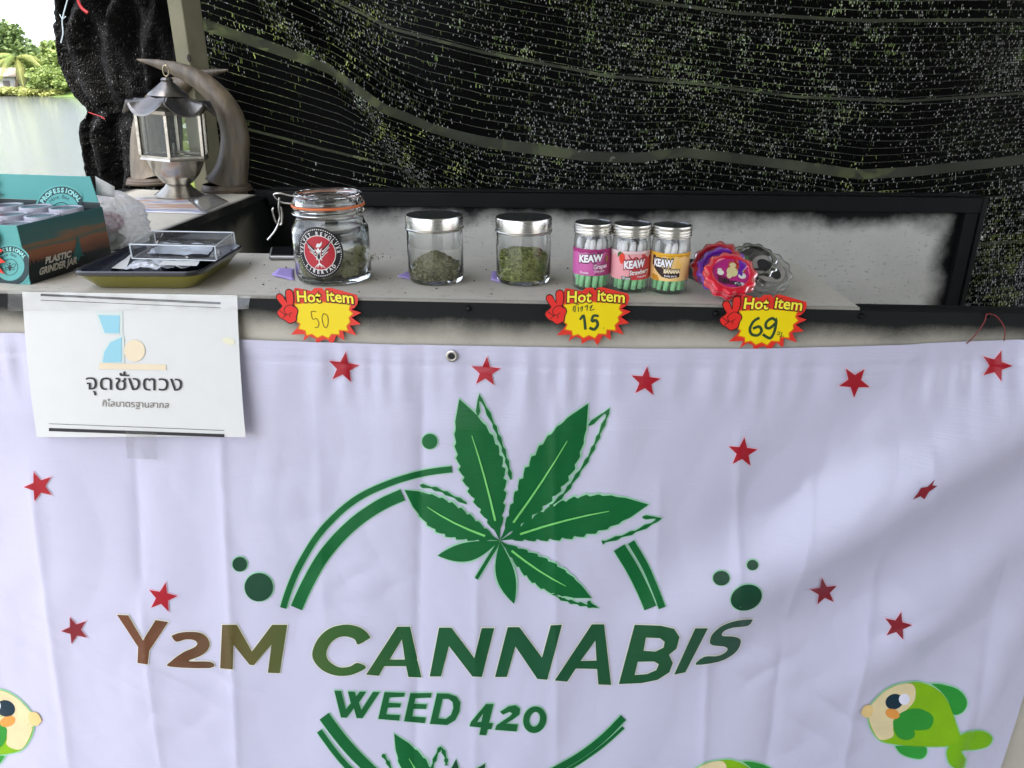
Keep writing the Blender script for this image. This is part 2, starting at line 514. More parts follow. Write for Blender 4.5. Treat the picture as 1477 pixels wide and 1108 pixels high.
# shrubs close behind the net: their green comes through its slits
for i, (x, y, h, w, mm) in enumerate([(0.1, 4.6, 2.2, 1.7, LEAF_B), (1.7, 4.2, 2.2, 1.7, LEAF_B), (3.2, 4.6, 2.6, 2.0, LEAF_A), (4.8, 5.2, 3.0, 2.2, LEAF_B), (2.4, 6.2, 3.4, 2.6, LEAF_A), (2.5, 4.5, 1.9, 1.6, LEAF_A), (-1.35, 4.6, 2.5, 1.5, LEAF_A)]):
    rng = random.Random(50 + i)
    lab = ["shrub seen as green flecks through the net behind the plain jars", "shrub seen through the net behind the small tube jars", "bright shrub showing through the net at the right frame edge",
           "dark shrub beyond the net past the right frame edge", "tall shrub farthest behind the net on the right", "low shrub showing through the net above the right end of the back board", "shrub showing through the net between the right horn and the fold"][i]
    o = thing("garden_shrub", (x, y, 0), lab, "shrub", "shrubs growing behind the shade net")
    crown(rng, Vector((x, y, h * 0.5)), w * 0.75, w * 0.6, h * 0.6, 3800, 0.13, 14).build("foliage", mm, o, smooth=False)
    g = G(); g.tube([(x, y, 0), (x + .05, y, h * 0.4), (x - .04, y, h * 0.8)], [0.05, 0.035, 0.01], 7); g.build("stem", BARK, o)

# ================================================================== the stall counter
def spray_mat(name, base, dark, terms, speck=0.0, rough=0.55):
    """laminate with black paint sprayed on along edges; terms: (axis, start, full) in metres"""
    m, nt, b, out = new_mat(name)
    pos = geo_pos(nt)
    sep = N(nt, "ShaderNodeSeparateXYZ"); nt.links.new(pos, sep.inputs[0])
    n1 = noise_n(nt, 9, 5, pos, 0.6); n2 = noise_n(nt, 55, 4, pos, 0.6)
    c = mixc(nt, n1, tuple(v * 0.82 for v in base), tuple(min(1, v * 1.15) for v in base))
    c = mixc(nt, math_n(nt, 'MULTIPLY', n2, 0.35), c, tuple(v * 0.7 for v in base))
    if speck:
        mp = N(nt, "ShaderNodeMapping"); mp.inputs["Scale"].default_value = (1.0, 1.0, 1.9); nt.links.new(pos, mp.inputs[0])
        sp = noise_n(nt, 75, 2, mp.outputs[0], 0.55)
        big = noise_n(nt, 5, 3, pos)
        th = math_n(nt, 'SUBTRACT', 0.72, math_n(nt, 'MULTIPLY', big, 0.2))
        k = N(nt, "ShaderNodeMapRange"); k.interpolation_type = 'SMOOTHSTEP'
        nt.links.new(sp, k.inputs[0]); nt.links.new(th, k.inputs[1]); nt.links.new(math_n(nt, 'ADD', th, 0.05), k.inputs[2])
        c = mixc(nt, math_n(nt, 'MULTIPLY', k.outputs[0], speck), c, tuple(v * 0.45 for v in base))
    mask = None
    wob = math_n(nt, 'SUBTRACT', noise_n(nt, 7, 5, pos, 0.6), 0.5)
    for ax, s0, s1, amp in terms:
        x = math_n(nt, 'ADD', sep.outputs[ax], math_n(nt, 'MULTIPLY', wob, amp))
        k = N(nt, "ShaderNodeMapRange"); k.interpolation_type = 'SMOOTHSTEP'
        nt.links.new(x, k.inputs[0]); k.inputs[1].default_value = s0; k.inputs[2].default_value = s1
        mask = k.outputs[0] if mask is None else math_n(nt, 'MAXIMUM', mask, k.outputs[0])
    if mask is not None:
        grain = math_n(nt, 'ADD', mask, math_n(nt, 'MULTIPLY', math_n(nt, 'SUBTRACT', noise_n(nt, 400, 2, pos), 0.5), 0.14))
        gm = N(nt, "ShaderNodeMapRange"); nt.links.new(grain, gm.inputs[0]); gm.inputs[1].default_value = 0.03; gm.inputs[2].default_value = 0.95
        c = mixc(nt, math_n(nt, 'MULTIPLY', gm.outputs[0], math_n(nt, 'GREATER_THAN', mask, 0.001)), c, dark)
    nt.links.new(c, b.inputs["Base Color"])
    b.inputs["Roughness"].default_value = rough; b.inputs["Specular IOR Level"].default_value = 0.18
    add_bump(nt, b, noise_n(nt, 260, 3, pos), 0.12, 0.002)
    return m

BASE = (0.48, 0.45, 0.375)
BLK = (0.005, 0.0055, 0.0055)
ct = thing("stall_counter", (0, YF, 0), "U-shaped counter with grey beige boards and black sprayed edges", "counter")
shelf_bl, shelf_br, shelf_fr = Pz(300, 364, ZS), Pz(1148, 379, ZS), Pz(1236, 440, ZS)
m_top = spray_mat("shelf_board", (0.62, 0.585, 0.51), BLK, [(1, YF + 0.010, YF - 0.012, 0.012)], speck=0.3)
g = G(); t = 0.0035
top = [Vector((-1.75, YF - .001, ZS)), Vector((shelf_fr.x, YF - .001, ZS)), Vector((shelf_br.x, shelf_br.y, ZS)), Vector((-1.75, shelf_bl.y + .01, ZS))]
g.hexa([p - Vector((0, 0, t)) for p in top], top)
g.build("shelf", m_top, ct, smooth=False, bevel=0.0006)
m_fas = spray_mat("fascia_board", (0.54, 0.505, 0.42), (0.010, 0.011, 0.011), [(2, ZS - 0.066, ZS - 0.016, 0.045)])
g = G(); g.box((-1.75, YF, 0.02), (1.9, YF + 0.02, ZS - t - 0.0005)); g.build("front_board", m_fas, ct, smooth=False)
g = G(); g.box((shelf_fr.x + .001, YF - .001, ZS - t), (1.9, YF + 0.02, ZS - 0.0005)); g.build("front_cap", mat("black_spray", BLK, 0.5, var=0.3, spec=0.2), ct, smooth=False)
# back wall of the U, seen from inside
la, lb = Pz(371, 281, ZS), Pz(205, 345, ZS)
lc_ = Pz(187, 272, ZS)
pl, pr = Pz(396, 279, ZS), Pz(1408, 283, ZS)
YB = (pl.y + pr.y) / 2
xr = pr.x
m_pan = spray_mat("back_board", (0.60, 0.585, 0.535), BLK, [(2, ZS - 0.105, ZS - 0.030, 0.12), (0, xr - 0.10, xr - 0.03, 0.09), (0, pl.x + 0.16, pl.x + 0.02, 0.18)], speck=0.5)
g = G(); g.box((la.x - .04, YB + 0.02, 0.02), (xr - 0.001, YB + 0.04, ZS - 0.001)); g.build("back_board", m_pan, ct, smooth=False)
m_rail = mat("black_rail_paint", (0.006, 0.0065, 0.0065), 0.5, var=0.35, scale=20, spec=0.2)
g = G(); g.box((la.x + .002, YB, ZS - 0.036), (xr, YB + 0.0195, ZS)); g.box((la.x + .002, YB + 0.0205, ZS + 0.0005), (xr, YB + 0.06, ZS + 0.004)); g.build("top_rail", m_rail, ct, smooth=False, bevel=0.0015)
g = G(); g.box((xr - 0.034, YB + 0.002, 0.02), (xr - 0.002, YB + 0.0195, ZS - 0.0365)); g.box((xr, YB - 0.002, 0.02), (xr + 0.012, YB + 0.06, ZS + 0.002)); g.build("side_rail", m_rail, ct, smooth=False, bevel=0.0015)
# left arm of the U
xl = (la.x + lb.x) / 2
m_left = spray_mat("side_top_board", (0.58, 0.55, 0.47), BLK, [(0, lc_.x + 0.05, lc_.x + 0.01, 0.03), (0, xl - 0.022, xl + 0.004, 0.012)], speck=0.2)
tp = [Vector((lc_.x - .02, shelf_bl.y + .012, ZS)), Vector((lb.x, shelf_bl.y + .012, ZS)), la.copy(), Vector((lc_.x - .02, lc_.y, ZS))]
g = G(); t = 0.018; g.hexa([p - Vector((0, 0, t)) for p in tp], tp); g.build("side_top", m_left, ct, smooth=False, bevel=0.0015)
m_side = spray_mat("side_board", (0.16, 0.145, 0.11), BLK, [(2, ZS - 0.09, ZS - 0.03, 0.08), (1, 1.75, 1.95, 0.1)])
g = G(); g.hexa([Vector((lb.x - .03, 1.31, 0.02)), Vector((lb.x - .01, 1.31, 0.02)), Vector((la.x - .009, YB + .019, 0.02)), Vector((la.x - .03, YB + .019, 0.02))],
                [Vector((lb.x - .03, 1.31, ZS - t - .001)), Vector((lb.x - .01, 1.31, ZS - t - .001)), Vector((la.x - .009, YB + .019, ZS - t - .001)), Vector((la.x - .03, YB + .019, ZS - t - .001))])
g.build("side_board", m_side, ct, smooth=False)
m_screw = mat("screw_black", (0.012, 0.012, 0.013), 0.35, metal=0.6)
for px, py in ((676, 445), (1032, 452), (1242, 456), (1426, 455), (150, 434)):
    p = Py(px, py, YF)
    g = G(); M = Matrix.Translation(p) @ Matrix.Rotation(R(90), 4, 'X')
    g.lathe([(0.0001, 0.0035), (0.003, 0.003), (0.0042, 0.0008), (0.0042, -0.001)], None, 14, M=M); g.build("screw", m_screw, ct)

# ------------------------------------------------------------------ post
p0 = Py(252, 0, 2.16); p1 = Py(283, 240, 2.16)
po = thing("wooden_post", (p0.x, 2.19, 0), "square olive grey post standing between net curtain and shade net", "post")
M = Matrix.Translation((p0.x + 0.012, 2.185, 0)) @ Matrix.Rotation(R(-28), 4, 'Z')
g = G(); g.box((-0.029, -0.030, 0), (0.029, 0.030, 2.60), M)
g.build("shaft", mat("post_wood", (0.15, 0.14, 0.088), 0.75, var=0.3, scale=14, bump=0.3, bscale=60), po, smooth=False, bevel=0.003)
g = G(); pk = Py(272, 84, 2.14); g.lathe([(0.0001, 0.001), (0.006, 0.0006), (0.007, -0.002)], None, 10, M=Matrix.Translation(pk) @ Matrix.Rotation(R(90), 4, 'X') @ Matrix.Diagonal((0.7, 1.5, 1, 1)))
g.build("knot", mat("knot_dark", (0.03, 0.025, 0.02), 0.8), po)

# ------------------------------------------------------------------ shade net
YN = 2.34
PITCHN = 0.0225
def interp(xs, ys):
    P = [Py(x, y, YN) for x, y in zip(xs, ys)]
    X = [p.x for p in P]; Z = [p.z for p in P]
    return lambda x: float(np.interp(x, X, Z))
zA = interp([230, 300, 380, 480, 520, 560, 620, 700, 850, 920, 985, 1050, 1150, 1240, 1330, 1477, 1600], [15, 38, 65, 100, 128, 158, 187, 206, 226, 228, 220, 228, 240, 252, 246, 229, 205])
zB = interp([230, 300, 400, 480, 520, 560, 700, 880, 1000, 1150, 1300, 1477, 1600], [-110, -85, -45, 0, 18, 40, 76, 110, 120, 140, 146, 134, 120])
zC = interp([230, 480, 560, 700, 930, 1060, 1250, 1477, 1600], [-230, -120, -75, -38, 0, 19, 30, 30, 22])
zD = interp([230, 355, 460, 580, 700, 985, 1250, 1477, 1600], [150, 188, 215, 240, 318, 335, 365, 345, 318])
DV = 0.232
VA, VB, VC, VD = 0.0, DV, 2 * DV, -DV
def net_z(x, v):
    a, b_, c, d = zA(x), zB(x), zC(x), zD(x)
    if v > VC: return c + (v - VC) * 1.0
    if v > VB: return b_ + (c - b_) * (v - VB) / DV
    if v > VA: return a + (b_ - a) * (v - VA) / DV
    if v > VD: return d + (a - d) * (v - VD) / DV
    return d + (v - VD) * 1.0
FOLD = [Py(x, y, YN) for x, y in ((372, -40), (415, 30), (470, 85), (545, 152), (585, 215), (640, 292), (700, 400))]
def fold_x(z):
    return float(np.interp(-z, [-p.z for p in FOLD], [p.x for p in FOLD]))
def net_d(x, z):
    s = x - fold_x(z)
    d = 0.055 * math.exp(-(s / 0.05) ** 2) - 0.035 * math.exp(-((s - 0.10) / 0.06) ** 2)
    d += 0.018 * math.sin(x * 4.2 + z * 2.0) + 0.010 * math.sin(x * 9.0 - z * 6 + 1)
    k = max(0.0, min(1.0, (x - 1.15) / 0.5))
    d += k * 0.03 * math.sin((x * 1.0 + z * 0.9) * 26) * max(0, min(1, (1.45 - z) / 0.4))
    return d
def net_open(x, z):
    s = x - fold_x(z)
    o = 0.50 * math.exp(-((s + 0.015) / 0.026) ** 2) + 0.10 * math.exp(-((s - 0.13) / 0.05) ** 2)
    pr_ = Py(1455, 85, YN); o += 0.50 * math.exp(-((x - pr_.x) / 0.14) ** 2 - ((z - pr_.z) / 0.10) ** 2)
    pr_ = Py(1450, 350, YN); o += 0.40 * math.exp(-((x - pr_.x) / 0.15) ** 2 - ((z - pr_.z) / 0.25) ** 2)
    pr_ = Py(305, 40, YN); o += 0.12 * math.exp(-((x - pr_.x) / 0.05) ** 2 - ((z - pr_.z) / 0.12) ** 2)
    o += 0.22 * noise.noise(Vector((x * 2.2, z * 3.0, 4.0)))
    if s < -0.03: o -= 0.16 * min(1, (-0.03 - s) / 0.1)
    else: o += 0.10 * min(1, max(0, (s - 0.2) / 0.3))
    return o
NX, NV = 230, 150
x0n, x1n = Py(268, 100, YN).x, 2.7
v0n, v1n = -1.10, 1.25
vs, uvs, opn = [], [], []
for j in range(NV + 1):
    v = v0n + (v1n - v0n) * j / NV
    for i in range(NX + 1):
        x = x0n + (x1n - x0n) * i / NX
        z = net_z(x, v)
        vs.append(Vector((x, YN - net_d(x, z), z))); uvs.append((x + 3, v + 3)); opn.append(net_open(x, z))
fs = [(j*(NX+1)+i, j*(NX+1)+i+1, (j+1)*(NX+1)+i+1, (j+1)*(NX+1)+i) for j in range(NV) for i in range(NX)]
m, nt, b, out = new_mat("black_shade_net"); MATS["black_shade_net"] = m
uvn = N(nt, "ShaderNodeUVMap"); sep = N(nt, "ShaderNodeSeparateXYZ"); nt.links.new(uvn.outputs[0], sep.inputs[0])
U, V = sep.outputs[0], sep.outputs[1]
at_ = N(nt, "ShaderNodeAttribute"); at_.attribute_name = "open"; OPEN = at_.outputs["Fac"]
wv = noise_n(nt, 14, 3, uvn.outputs[0]); 
Vw = math_n(nt, 'ADD', V, math_n(nt, 'MULTIPLY', math_n(nt, 'SUBTRACT', wv, 0.5), 0.006))
rowc = math_n(nt, 'DIVIDE', Vw, PITCHN); rf_ = math_n(nt, 'FRACT', rowc)
line = math_n(nt, 'LESS_THAN', rf_, 0.085)
def slits(cw, rows, shift, lo, hi):
    cu = math_n(nt, 'ADD', math_n(nt, 'DIVIDE', U, cw), math_n(nt, 'MULTIPLY', math_n(nt, 'FLOOR', math_n(nt, 'MULTIPLY', rowc, rows)), 0.37))
    cu = math_n(nt, 'ADD', cu, math_n(nt, 'MULTIPLY', noise_n(nt, 90, 2, uvn.outputs[0]), shift))
    cv = math_n(nt, 'MULTIPLY', rowc, rows)
    cmb = N(nt, "ShaderNodeCombineXYZ"); nt.links.new(math_n(nt, 'FLOOR', cu), cmb.inputs[0]); nt.links.new(math_n(nt, 'FLOOR', cv), cmb.inputs[1])
    wn_ = N(nt, "ShaderNodeTexWhiteNoise"); wn_.noise_dimensions = '2D'; nt.links.new(cmb.outputs[0], wn_.inputs["Vector"])
    fx = math_n(nt, 'FRACT', cu); fy = math_n(nt, 'FRACT', cv)
    ok = math_n(nt, 'MULTIPLY', math_n(nt, 'LESS_THAN', math_n(nt, 'ABSOLUTE', math_n(nt, 'SUBTRACT', fx, 0.5)), lo), math_n(nt, 'LESS_THAN', math_n(nt, 'ABSOLUTE', math_n(nt, 'SUBTRACT', fy, 0.5)), hi))
    return wn_.outputs["Value"], ok
cu_ = math_n(nt, 'ADD', math_n(nt, 'DIVIDE', U, 0.0050), math_n(nt, 'MULTIPLY', math_n(nt, 'FLOOR', rowc), 0.37))
cu_ = math_n(nt, 'ADD', cu_, math_n(nt, 'MULTIPLY', noise_n(nt, 110, 2, uvn.outputs[0]), 1.6))
cmb_ = N(nt, "ShaderNodeCombineXYZ"); nt.links.new(math_n(nt, 'FLOOR', cu_), cmb_.inputs[0]); nt.links.new(math_n(nt, 'FLOOR', rowc), cmb_.inputs[1])
wn1 = N(nt, "ShaderNodeTexWhiteNoise"); wn1.noise_dimensions = '2D'; nt.links.new(cmb_.outputs[0], wn1.inputs["Vector"])
w1 = wn1.outputs["Value"]
sc_ = N(nt, "ShaderNodeSeparateColor"); nt.links.new(wn1.outputs["Color"], sc_.inputs[0])
ok1 = math_n(nt, 'MULTIPLY', math_n(nt, 'LESS_THAN', math_n(nt, 'ABSOLUTE', math_n(nt, 'SUBTRACT', math_n(nt, 'FRACT', cu_), 0.5)), 0.21),
             math_n(nt, 'GREATER_THAN', rf_, math_n(nt, 'SUBTRACT', 0.86, math_n(nt, 'MULTIPLY', sc_.outputs[1], 0.5))))
w2, ok2 = slits(0.0036, 3.0, 1.2, 0.25, 0.36)
clump = noise_n(nt, 6, 6, uvn.outputs[0], 0.65)
dens = math_n(nt, 'ADD', math_n(nt, 'MULTIPLY', OPEN, 0.85), math_n(nt, 'MULTIPLY', math_n(nt, 'SUBTRACT', clump, 0.5), 1.0))
th1 = math_n(nt, 'SUBTRACT', 0.80, dens); th2 = math_n(nt, 'SUBTRACT', 0.96, dens)
hole = math_n(nt, 'MAXIMUM', math_n(nt, 'MULTIPLY', ok1, math_n(nt, 'GREATER_THAN', w1, th1)), math_n(nt, 'MULTIPLY', ok2, math_n(nt, 'GREATER_THAN', w2, th2)))
lhole = math_n(nt, 'MULTIPLY', line, math_n(nt, 'ADD', 0.05, math_n(nt, 'MULTIPLY', math_n(nt, 'GREATER_THAN', w2, 0.6), 0.15)))
band = None
for vc, hw in ((VA, 0.0145), (VB, 0.0042), (VC, 0.0045), (VD, 0.0038), (VC + DV, 0.014)):
    k = math_n(nt, 'LESS_THAN', math_n(nt, 'ABSOLUTE', math_n(nt, 'SUBTRACT', V, vc + 3)), hw)
    band = k if band is None else math_n(nt, 'MAXIMUM', band, k)
bh = math_n(nt, 'MULTIPLY', band, math_n(nt, 'ADD', 0.03, math_n(nt, 'MULTIPLY', noise_n(nt, 40, 4, uvn.outputs[0]), 0.09)))
tfac = math_n(nt, 'MAXIMUM', math_n(nt, 'MULTIPLY', math_n(nt, 'MAXIMUM', math_n(nt, 'MULTIPLY', hole, math_n(nt, 'ADD', 0.16, math_n(nt, 'MULTIPLY', sc_.outputs[2], 0.40))), lhole), math_n(nt, 'SUBTRACT', 1.0, band)), bh)
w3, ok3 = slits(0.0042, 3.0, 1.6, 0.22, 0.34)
painted_glint = math_n(nt, 'MULTIPLY', ok3, math_n(nt, 'GREATER_THAN', w3, math_n(nt, 'SUBTRACT', 0.925, math_n(nt, 'MULTIPLY', dens, 0.8))))  # thread sparkle painted into the base colour, denser where the net is open
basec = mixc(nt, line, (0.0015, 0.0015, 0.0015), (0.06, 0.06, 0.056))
basec = mixc(nt, painted_glint, basec, mixc(nt, w2, (0.08, 0.08, 0.075), (0.55, 0.55, 0.52)))
basec = mixc(nt, band, basec, mixc(nt, noise_n(nt, 7, 4, uvn.outputs[0]), (0.016, 0.017, 0.013), (0.085, 0.088, 0.068)))
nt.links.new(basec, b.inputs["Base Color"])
b.inputs["Roughness"].default_value = 0.5; b.inputs["Specular IOR Level"].default_value = 0.04
hgt = math_n(nt, 'ADD', math_n(nt, 'MULTIPLY', w2, 0.6), math_n(nt, 'MULTIPLY', line, 0.5))
add_bump(nt, b, hgt, 0.7, 0.0012)
trn = N(nt, "ShaderNodeBsdfTransparent"); ms = N(nt, "ShaderNodeMixShader")
nt.links.new(tfac, ms.inputs[0]); nt.links.new(b.outputs[0], ms.inputs[1]); nt.links.new(trn.outputs[0], ms.inputs[2]); nt.links.new(ms.outputs[0], out.inputs[0])
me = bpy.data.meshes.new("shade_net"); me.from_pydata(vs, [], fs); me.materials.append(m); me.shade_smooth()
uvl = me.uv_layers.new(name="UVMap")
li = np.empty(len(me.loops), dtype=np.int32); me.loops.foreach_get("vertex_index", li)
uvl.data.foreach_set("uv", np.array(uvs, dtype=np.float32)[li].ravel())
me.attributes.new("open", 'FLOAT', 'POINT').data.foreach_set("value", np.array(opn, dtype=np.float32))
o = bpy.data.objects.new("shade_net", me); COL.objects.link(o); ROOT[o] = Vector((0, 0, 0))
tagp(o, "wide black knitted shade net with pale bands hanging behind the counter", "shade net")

# ------------------------------------------------------------------ gathered net curtain
YCU = 2.30
L_ed = [(-60, 84), (0, 85), (40, 82), (80, 90), (115, 103), (140, 116), (155, 126), (162, 129), (175, 124), (190, 122), (225, 127), (260, 135), (285, 141), (330, 150), (420, 168)]
R_ed = [(-60, 256), (0, 258), (60, 262), (110, 264), (162, 262), (230, 262), (275, 262), (330, 264), (420, 268)]
def edge(tab, py): return float(np.interp(py, [a for a, _ in tab], [b_ for _, b_ in tab]))
def curtain_pt(u, v):
    py = -60 + 480 * v
    l, r_ = edge(L_ed, py), edge(R_ed, py)
    pl_, pr_ = Py(l, py, YCU), Py(r_, py, YCU)
    cx, rad = (pl_.x + pr_.x) / 2, (pr_.x - pl_.x) / 2
    a = 2 * math.pi * u
    pinch = math.exp(-((py - 160) / 14) ** 2)
    k = 1 + (0.10 + 0.05 * pinch) * math.sin(a * 9 + 2.0 * math.sin(py * 0.012) + 0.6) * (0.35 + 0.65 * abs(math.sin(a))) * (0.0 if abs(math.cos(a)) > 0.97 else 1)
    k2 = 1 + 0.50 * (1 - 2 * abs(math.sin(a * 5 + py * 0.006 + 0.8 * math.sin(py * 0.02)))) + 0.25 * math.sin(a * 17 - py * 0.015)
    dep = 0.075 * (1 - 0.35 * pinch)
    x = cx + rad * math.cos(a) * (1 + (k - 1) * 0.25)
    y = YCU + dep * math.sin(a) * k2
    p = Vector((x, y, pl_.z))
    n = noise.noise_vector(p * Vector((30, 30, 12))) * 0.005 + noise.noise_vector(p * 70) * 0.0035
    return p + n
vs, fs = [], []
NU, NVV = 150, 230
for j in range(NVV + 1):
    for i in range(NU): vs.append(curtain_pt(i / NU, j / NVV))
for j in range(NVV):
    for i in range(NU): fs.append((j*NU+i, j*NU+(i+1) % NU, (j+1)*NU+(i+1) % NU, (j+1)*NU+i))
m, nt, b, out = new_mat("gathered_net"); MATS["gathered_net"] = m
pos = geo_pos(nt)
b.inputs["Roughness"].default_value = 0.45; b.inputs["Specular IOR Level"].default_value = 0.18
vo = N(nt, "ShaderNodeTexVoronoi"); vo.inputs["Scale"].default_value = 210; nt.links.new(pos, vo.inputs["Vector"])
mp = N(nt, "ShaderNodeMapping"); mp.inputs["Scale"].default_value = (1.6, 1.6, 0.35); nt.links.new(pos, mp.inputs[0])
hh = math_n(nt, 'ADD', math_n(nt, 'MULTIPLY', vo.outputs["Distance"], 0.8), noise_n(nt, 95, 5, mp.outputs[0], 0.7))
add_bump(nt, b, hh, 0.9, 0.004)
painted_sparkle = math_n(nt, 'GREATER_THAN', noise_n(nt, 240, 1, mp.outputs[0], 0.5), 0.71)  # pale glints of the plastic, painted into the net colour
patch = math_n(nt, 'GREATER_THAN', noise_n(nt, 14, 3, pos), 0.46)
fk = math_n(nt, 'MULTIPLY', painted_sparkle, patch)
nt.links.new(mixc(nt, fk, (0.004, 0.004, 0.004), (0.24, 0.24, 0.235)), b.inputs["Base Color"])
g = G(); g.add(vs, fs)
cu = thing("net_curtain", (Py(170, 275, YCU).x, YCU, 0.6), "bunched black net curtain tied in at the waist beside the lake view", "curtain")
g.build("netting", m, cu, ang=180)
RED = ink("red_twine", (150, 36, 40), 0.7)
g = G(); pts = [Py(x, y, YCU - 0.085) for x, y in catmull([(128, 162), (136, 165), (145, 168), (151, 172)], 4)]; g.tube(pts, 0.0015, 6); g.build("tie", RED, cu)
g = G(); pts = [Py(x, y, YCU - 0.10) for x, y in catmull([(110, -10), (113, 2), (118, 12), (127, 19)], 4)]; g.tube(pts, [0.003 + 0.00012 * i for i in range(len(pts))], 6); g.build("twine_end", RED, cu)
g = G(); pts = [Py(x, y, YCU - 0.07) for x, y in catmull([(99, -5), (94, 12), (90, 30), (91, 48), (88, 62)], 4)]; g.tube(pts, 0.0018, 6)
pts = [Py(x, y, YCU - 0.07) for x, y in ((86, 21), (90, 28), (95, 24))]; g.tube(pts, 0.0014, 6); g.build("cord", mat("pale_cord", (0.35, 0.42, 0.46), 0.7), cu)

# ================================================================== the banner
YBN = YF - 0.008
bt = [Py(x, y, YBN) for x, y in ((-250, 470), (0, 480), (180, 484), (350, 490), (560, 497), (740, 500), (920, 503), (1100, 503), (1300, 498), (1477, 491), (1700, 484))]
btx, btz = np.array([p.x for p in bt]), np.array([p.z for p in bt])
def q(px, py): p = Py(px, py, YBN); return p.x, p.z
def line_s(X, Z, a, b_):
    (x0, z0), (x1, z1) = a, b_
    dx, dz = x1 - x0, z1 - z0; L = math.hypot(dx, dz)
    s = ((X - x0) * dz - (Z - z0) * dx) / L       # signed distance
    t = ((X - x0) * dx + (Z - z0) * dz) / L / L   # along
    return s, t
def sst(a, b_, x):
    t = np.clip((x - a) / (b_ - a), 0, 1); return t * t * (3 - 2 * t)
CREASE = [(q(56, 700), q(105, 1108), .0035, .012), (q(190, 560), q(207, 850), -.004, .016), (q(207, 850), q(240, 1108), .003, .010), (q(322, 640), q(346, 1108), .0045, .013),
          (q(455, 560), q(470, 900), .002, .02), (q(612, 540), q(598, 1108), -.0045, .014), (q(690, 820), q(686, 1108), .003, .012), (q(800, 560), q(803, 1108), .003, .013),
          (q(950, 700), q(945, 900), .0025, .015), (q(1065, 640), q(1062, 900), .0035, .010), (q(1170, 700), q(1120, 960), .003, .012), (q(1020, 950), q(1012, 1108), .004, .010),
          (q(1130, 900), q(1105, 1108), -.004, .011), (q(1265, 800), q(1215, 1108), .004, .012), (q(1330, 640), q(1326, 720), .002, .012), (q(1440, 800), q(1385, 1108), -.005, .016)]
def bdisp(X, Z):
    X = np.asarray(X, float); Z = np.asarray(Z, float)
    t = np.interp(X, btx, btz) - Z
    tt = np.clip(t / 0.12, 0, 1)
    d = tt * (0.0045 * np.sin(X * 8.5 + 1.1 + Z * 1.2) + 0.0028 * np.sin(X * 19 + Z * 5 + 0.4) + 0.0016 * np.sin(X * 37 - Z * 9)) + 0.006 * tt
    for a, b_, amp, w in CREASE:
        s, u = line_s(X, Z, a, b_)
        fade = sst(-0.15, 0.08, u) * (1 - sst(0.92, 1.15, u))
        d = d + 1.5 * amp * fade * np.exp(-np.abs(s) / (w * 0.8))
    g = np.exp(-((t - 0.045) / 0.035) ** 2)
    d = d + g * (0.0016 * np.sin(X * 150 + 4 * np.sin(X * 23)) + 0.0012 * np.sin(X * 83 + 2 * np.sin(X * 41) + 1))
    g2 = np.exp(-((t - 0.11) / 0.07) ** 2)
    d = d + g2 * 0.0022 * np.sin(X * 62 + 3 * np.sin(X * 13)) * np.clip(0.5 + 0.5 * np.sin(X * 5.1 + 2), 0, 1)
    d = d - 0.0018 * np.exp(-((t - 0.030) / 0.0022) ** 2)      # stitched hem line
    # broad slack folds at the right
    s, u = line_s(X, Z, q(1540, 540), q(900, 960))
    along = sst(1.05, 0.55, u) if False else (1 - sst(0.45, 1.05, u))
    d = d + along * (0.036 * np.exp(-(s / 0.060) ** 2) - 0.010 * np.exp(-((s - 0.10) / 0.05) ** 2) - 0.008 * np.exp(-((s + 0.11) / 0.06) ** 2))
    s, u = line_s(X, Z, q(1540, 700), q(1120, 1060))
    d = d + (1 - sst(0.5, 1.1, u)) * 0.015 * np.exp(-(s / 0.045) ** 2)
    s, u = line_s(X, Z, q(1500, 800), q(1330, 1150))
    d = d + 0.012 * np.exp(-(s / 0.035) ** 2) * sst(-0.1, 0.3, u)
    s, u = line_s(X, Z, q(1440, 500), q(1150, 690))
    d = d + 0.006 * np.exp(-(s / 0.03) ** 2) * (1 - sst(0.5, 1.1, u)) * sst(0, 0.3, u)
    # fine vertical puckers and small sharp wrinkles over the whole cloth
    d = d + tt * (0.0011 * np.abs(np.sin(X * 41 + 2.2 * np.sin(Z * 9 + X * 3))) + 0.0008 * np.abs(np.sin(X * 73 + Z * 13 + 2.0 * np.sin(Z * 17 + 1))) * (0.5 + 0.5 * np.sin(X * 7 + Z * 5)))
    d = d + tt * 0.0010 * np.abs(np.sin((X * 0.5 + Z) * 36 + 2.4 * np.sin(X * 14 + 2))) * np.clip(np.sin(X * 6.3 + 4 * Z + 1.0), 0, 1)
    # crumpled spots
    for (cx, cz), r_, amp, fr in ((q(255, 970), .10, .0045, 34), (q(60, 900), .09, .002, 30), (q(1090, 960), .09, .003, 36), (q(1290, 880), .10, .004, 30), (q(1200, 1040), .1, .003, 34), (q(520, 860), .09, .002, 40), (q(1390, 1000), .08, .003, 30)):
        k = np.exp(-(((X - cx) / r_) ** 2 + ((Z - cz) / r_) ** 2))
        d = d + amp * k * (np.abs(np.sin(X * fr + 1.7 * np.sin(Z * fr * 0.8))) + 0.7 * np.abs(np.sin((X * 0.6 + Z) * fr * 1.2 + 1.0)) - 0.8)
    return np.maximum(d, -0.004)
bx1 = Py(1462, 1030, YBN).x
bx0, bz0 = -1.15, 0.06
NXB, NZB = 420, 215
X = np.linspace(bx0, bx1, NXB + 1)
vs = []
for j in range(NZB + 1):
    zt = np.interp(X, btx, btz); Z = zt + (bz0 - zt) * j / NZB
    D = bdisp(X, Z)
    vs += [Vector((X[i], YBN - D[i], Z[i])) for i in range(NXB + 1)]
fs = [(j*(NXB+1)+i, (j+1)*(NXB+1)+i, (j+1)*(NXB+1)+i+1, j*(NXB+1)+i+1) for j in range(NZB) for i in range(NXB)]
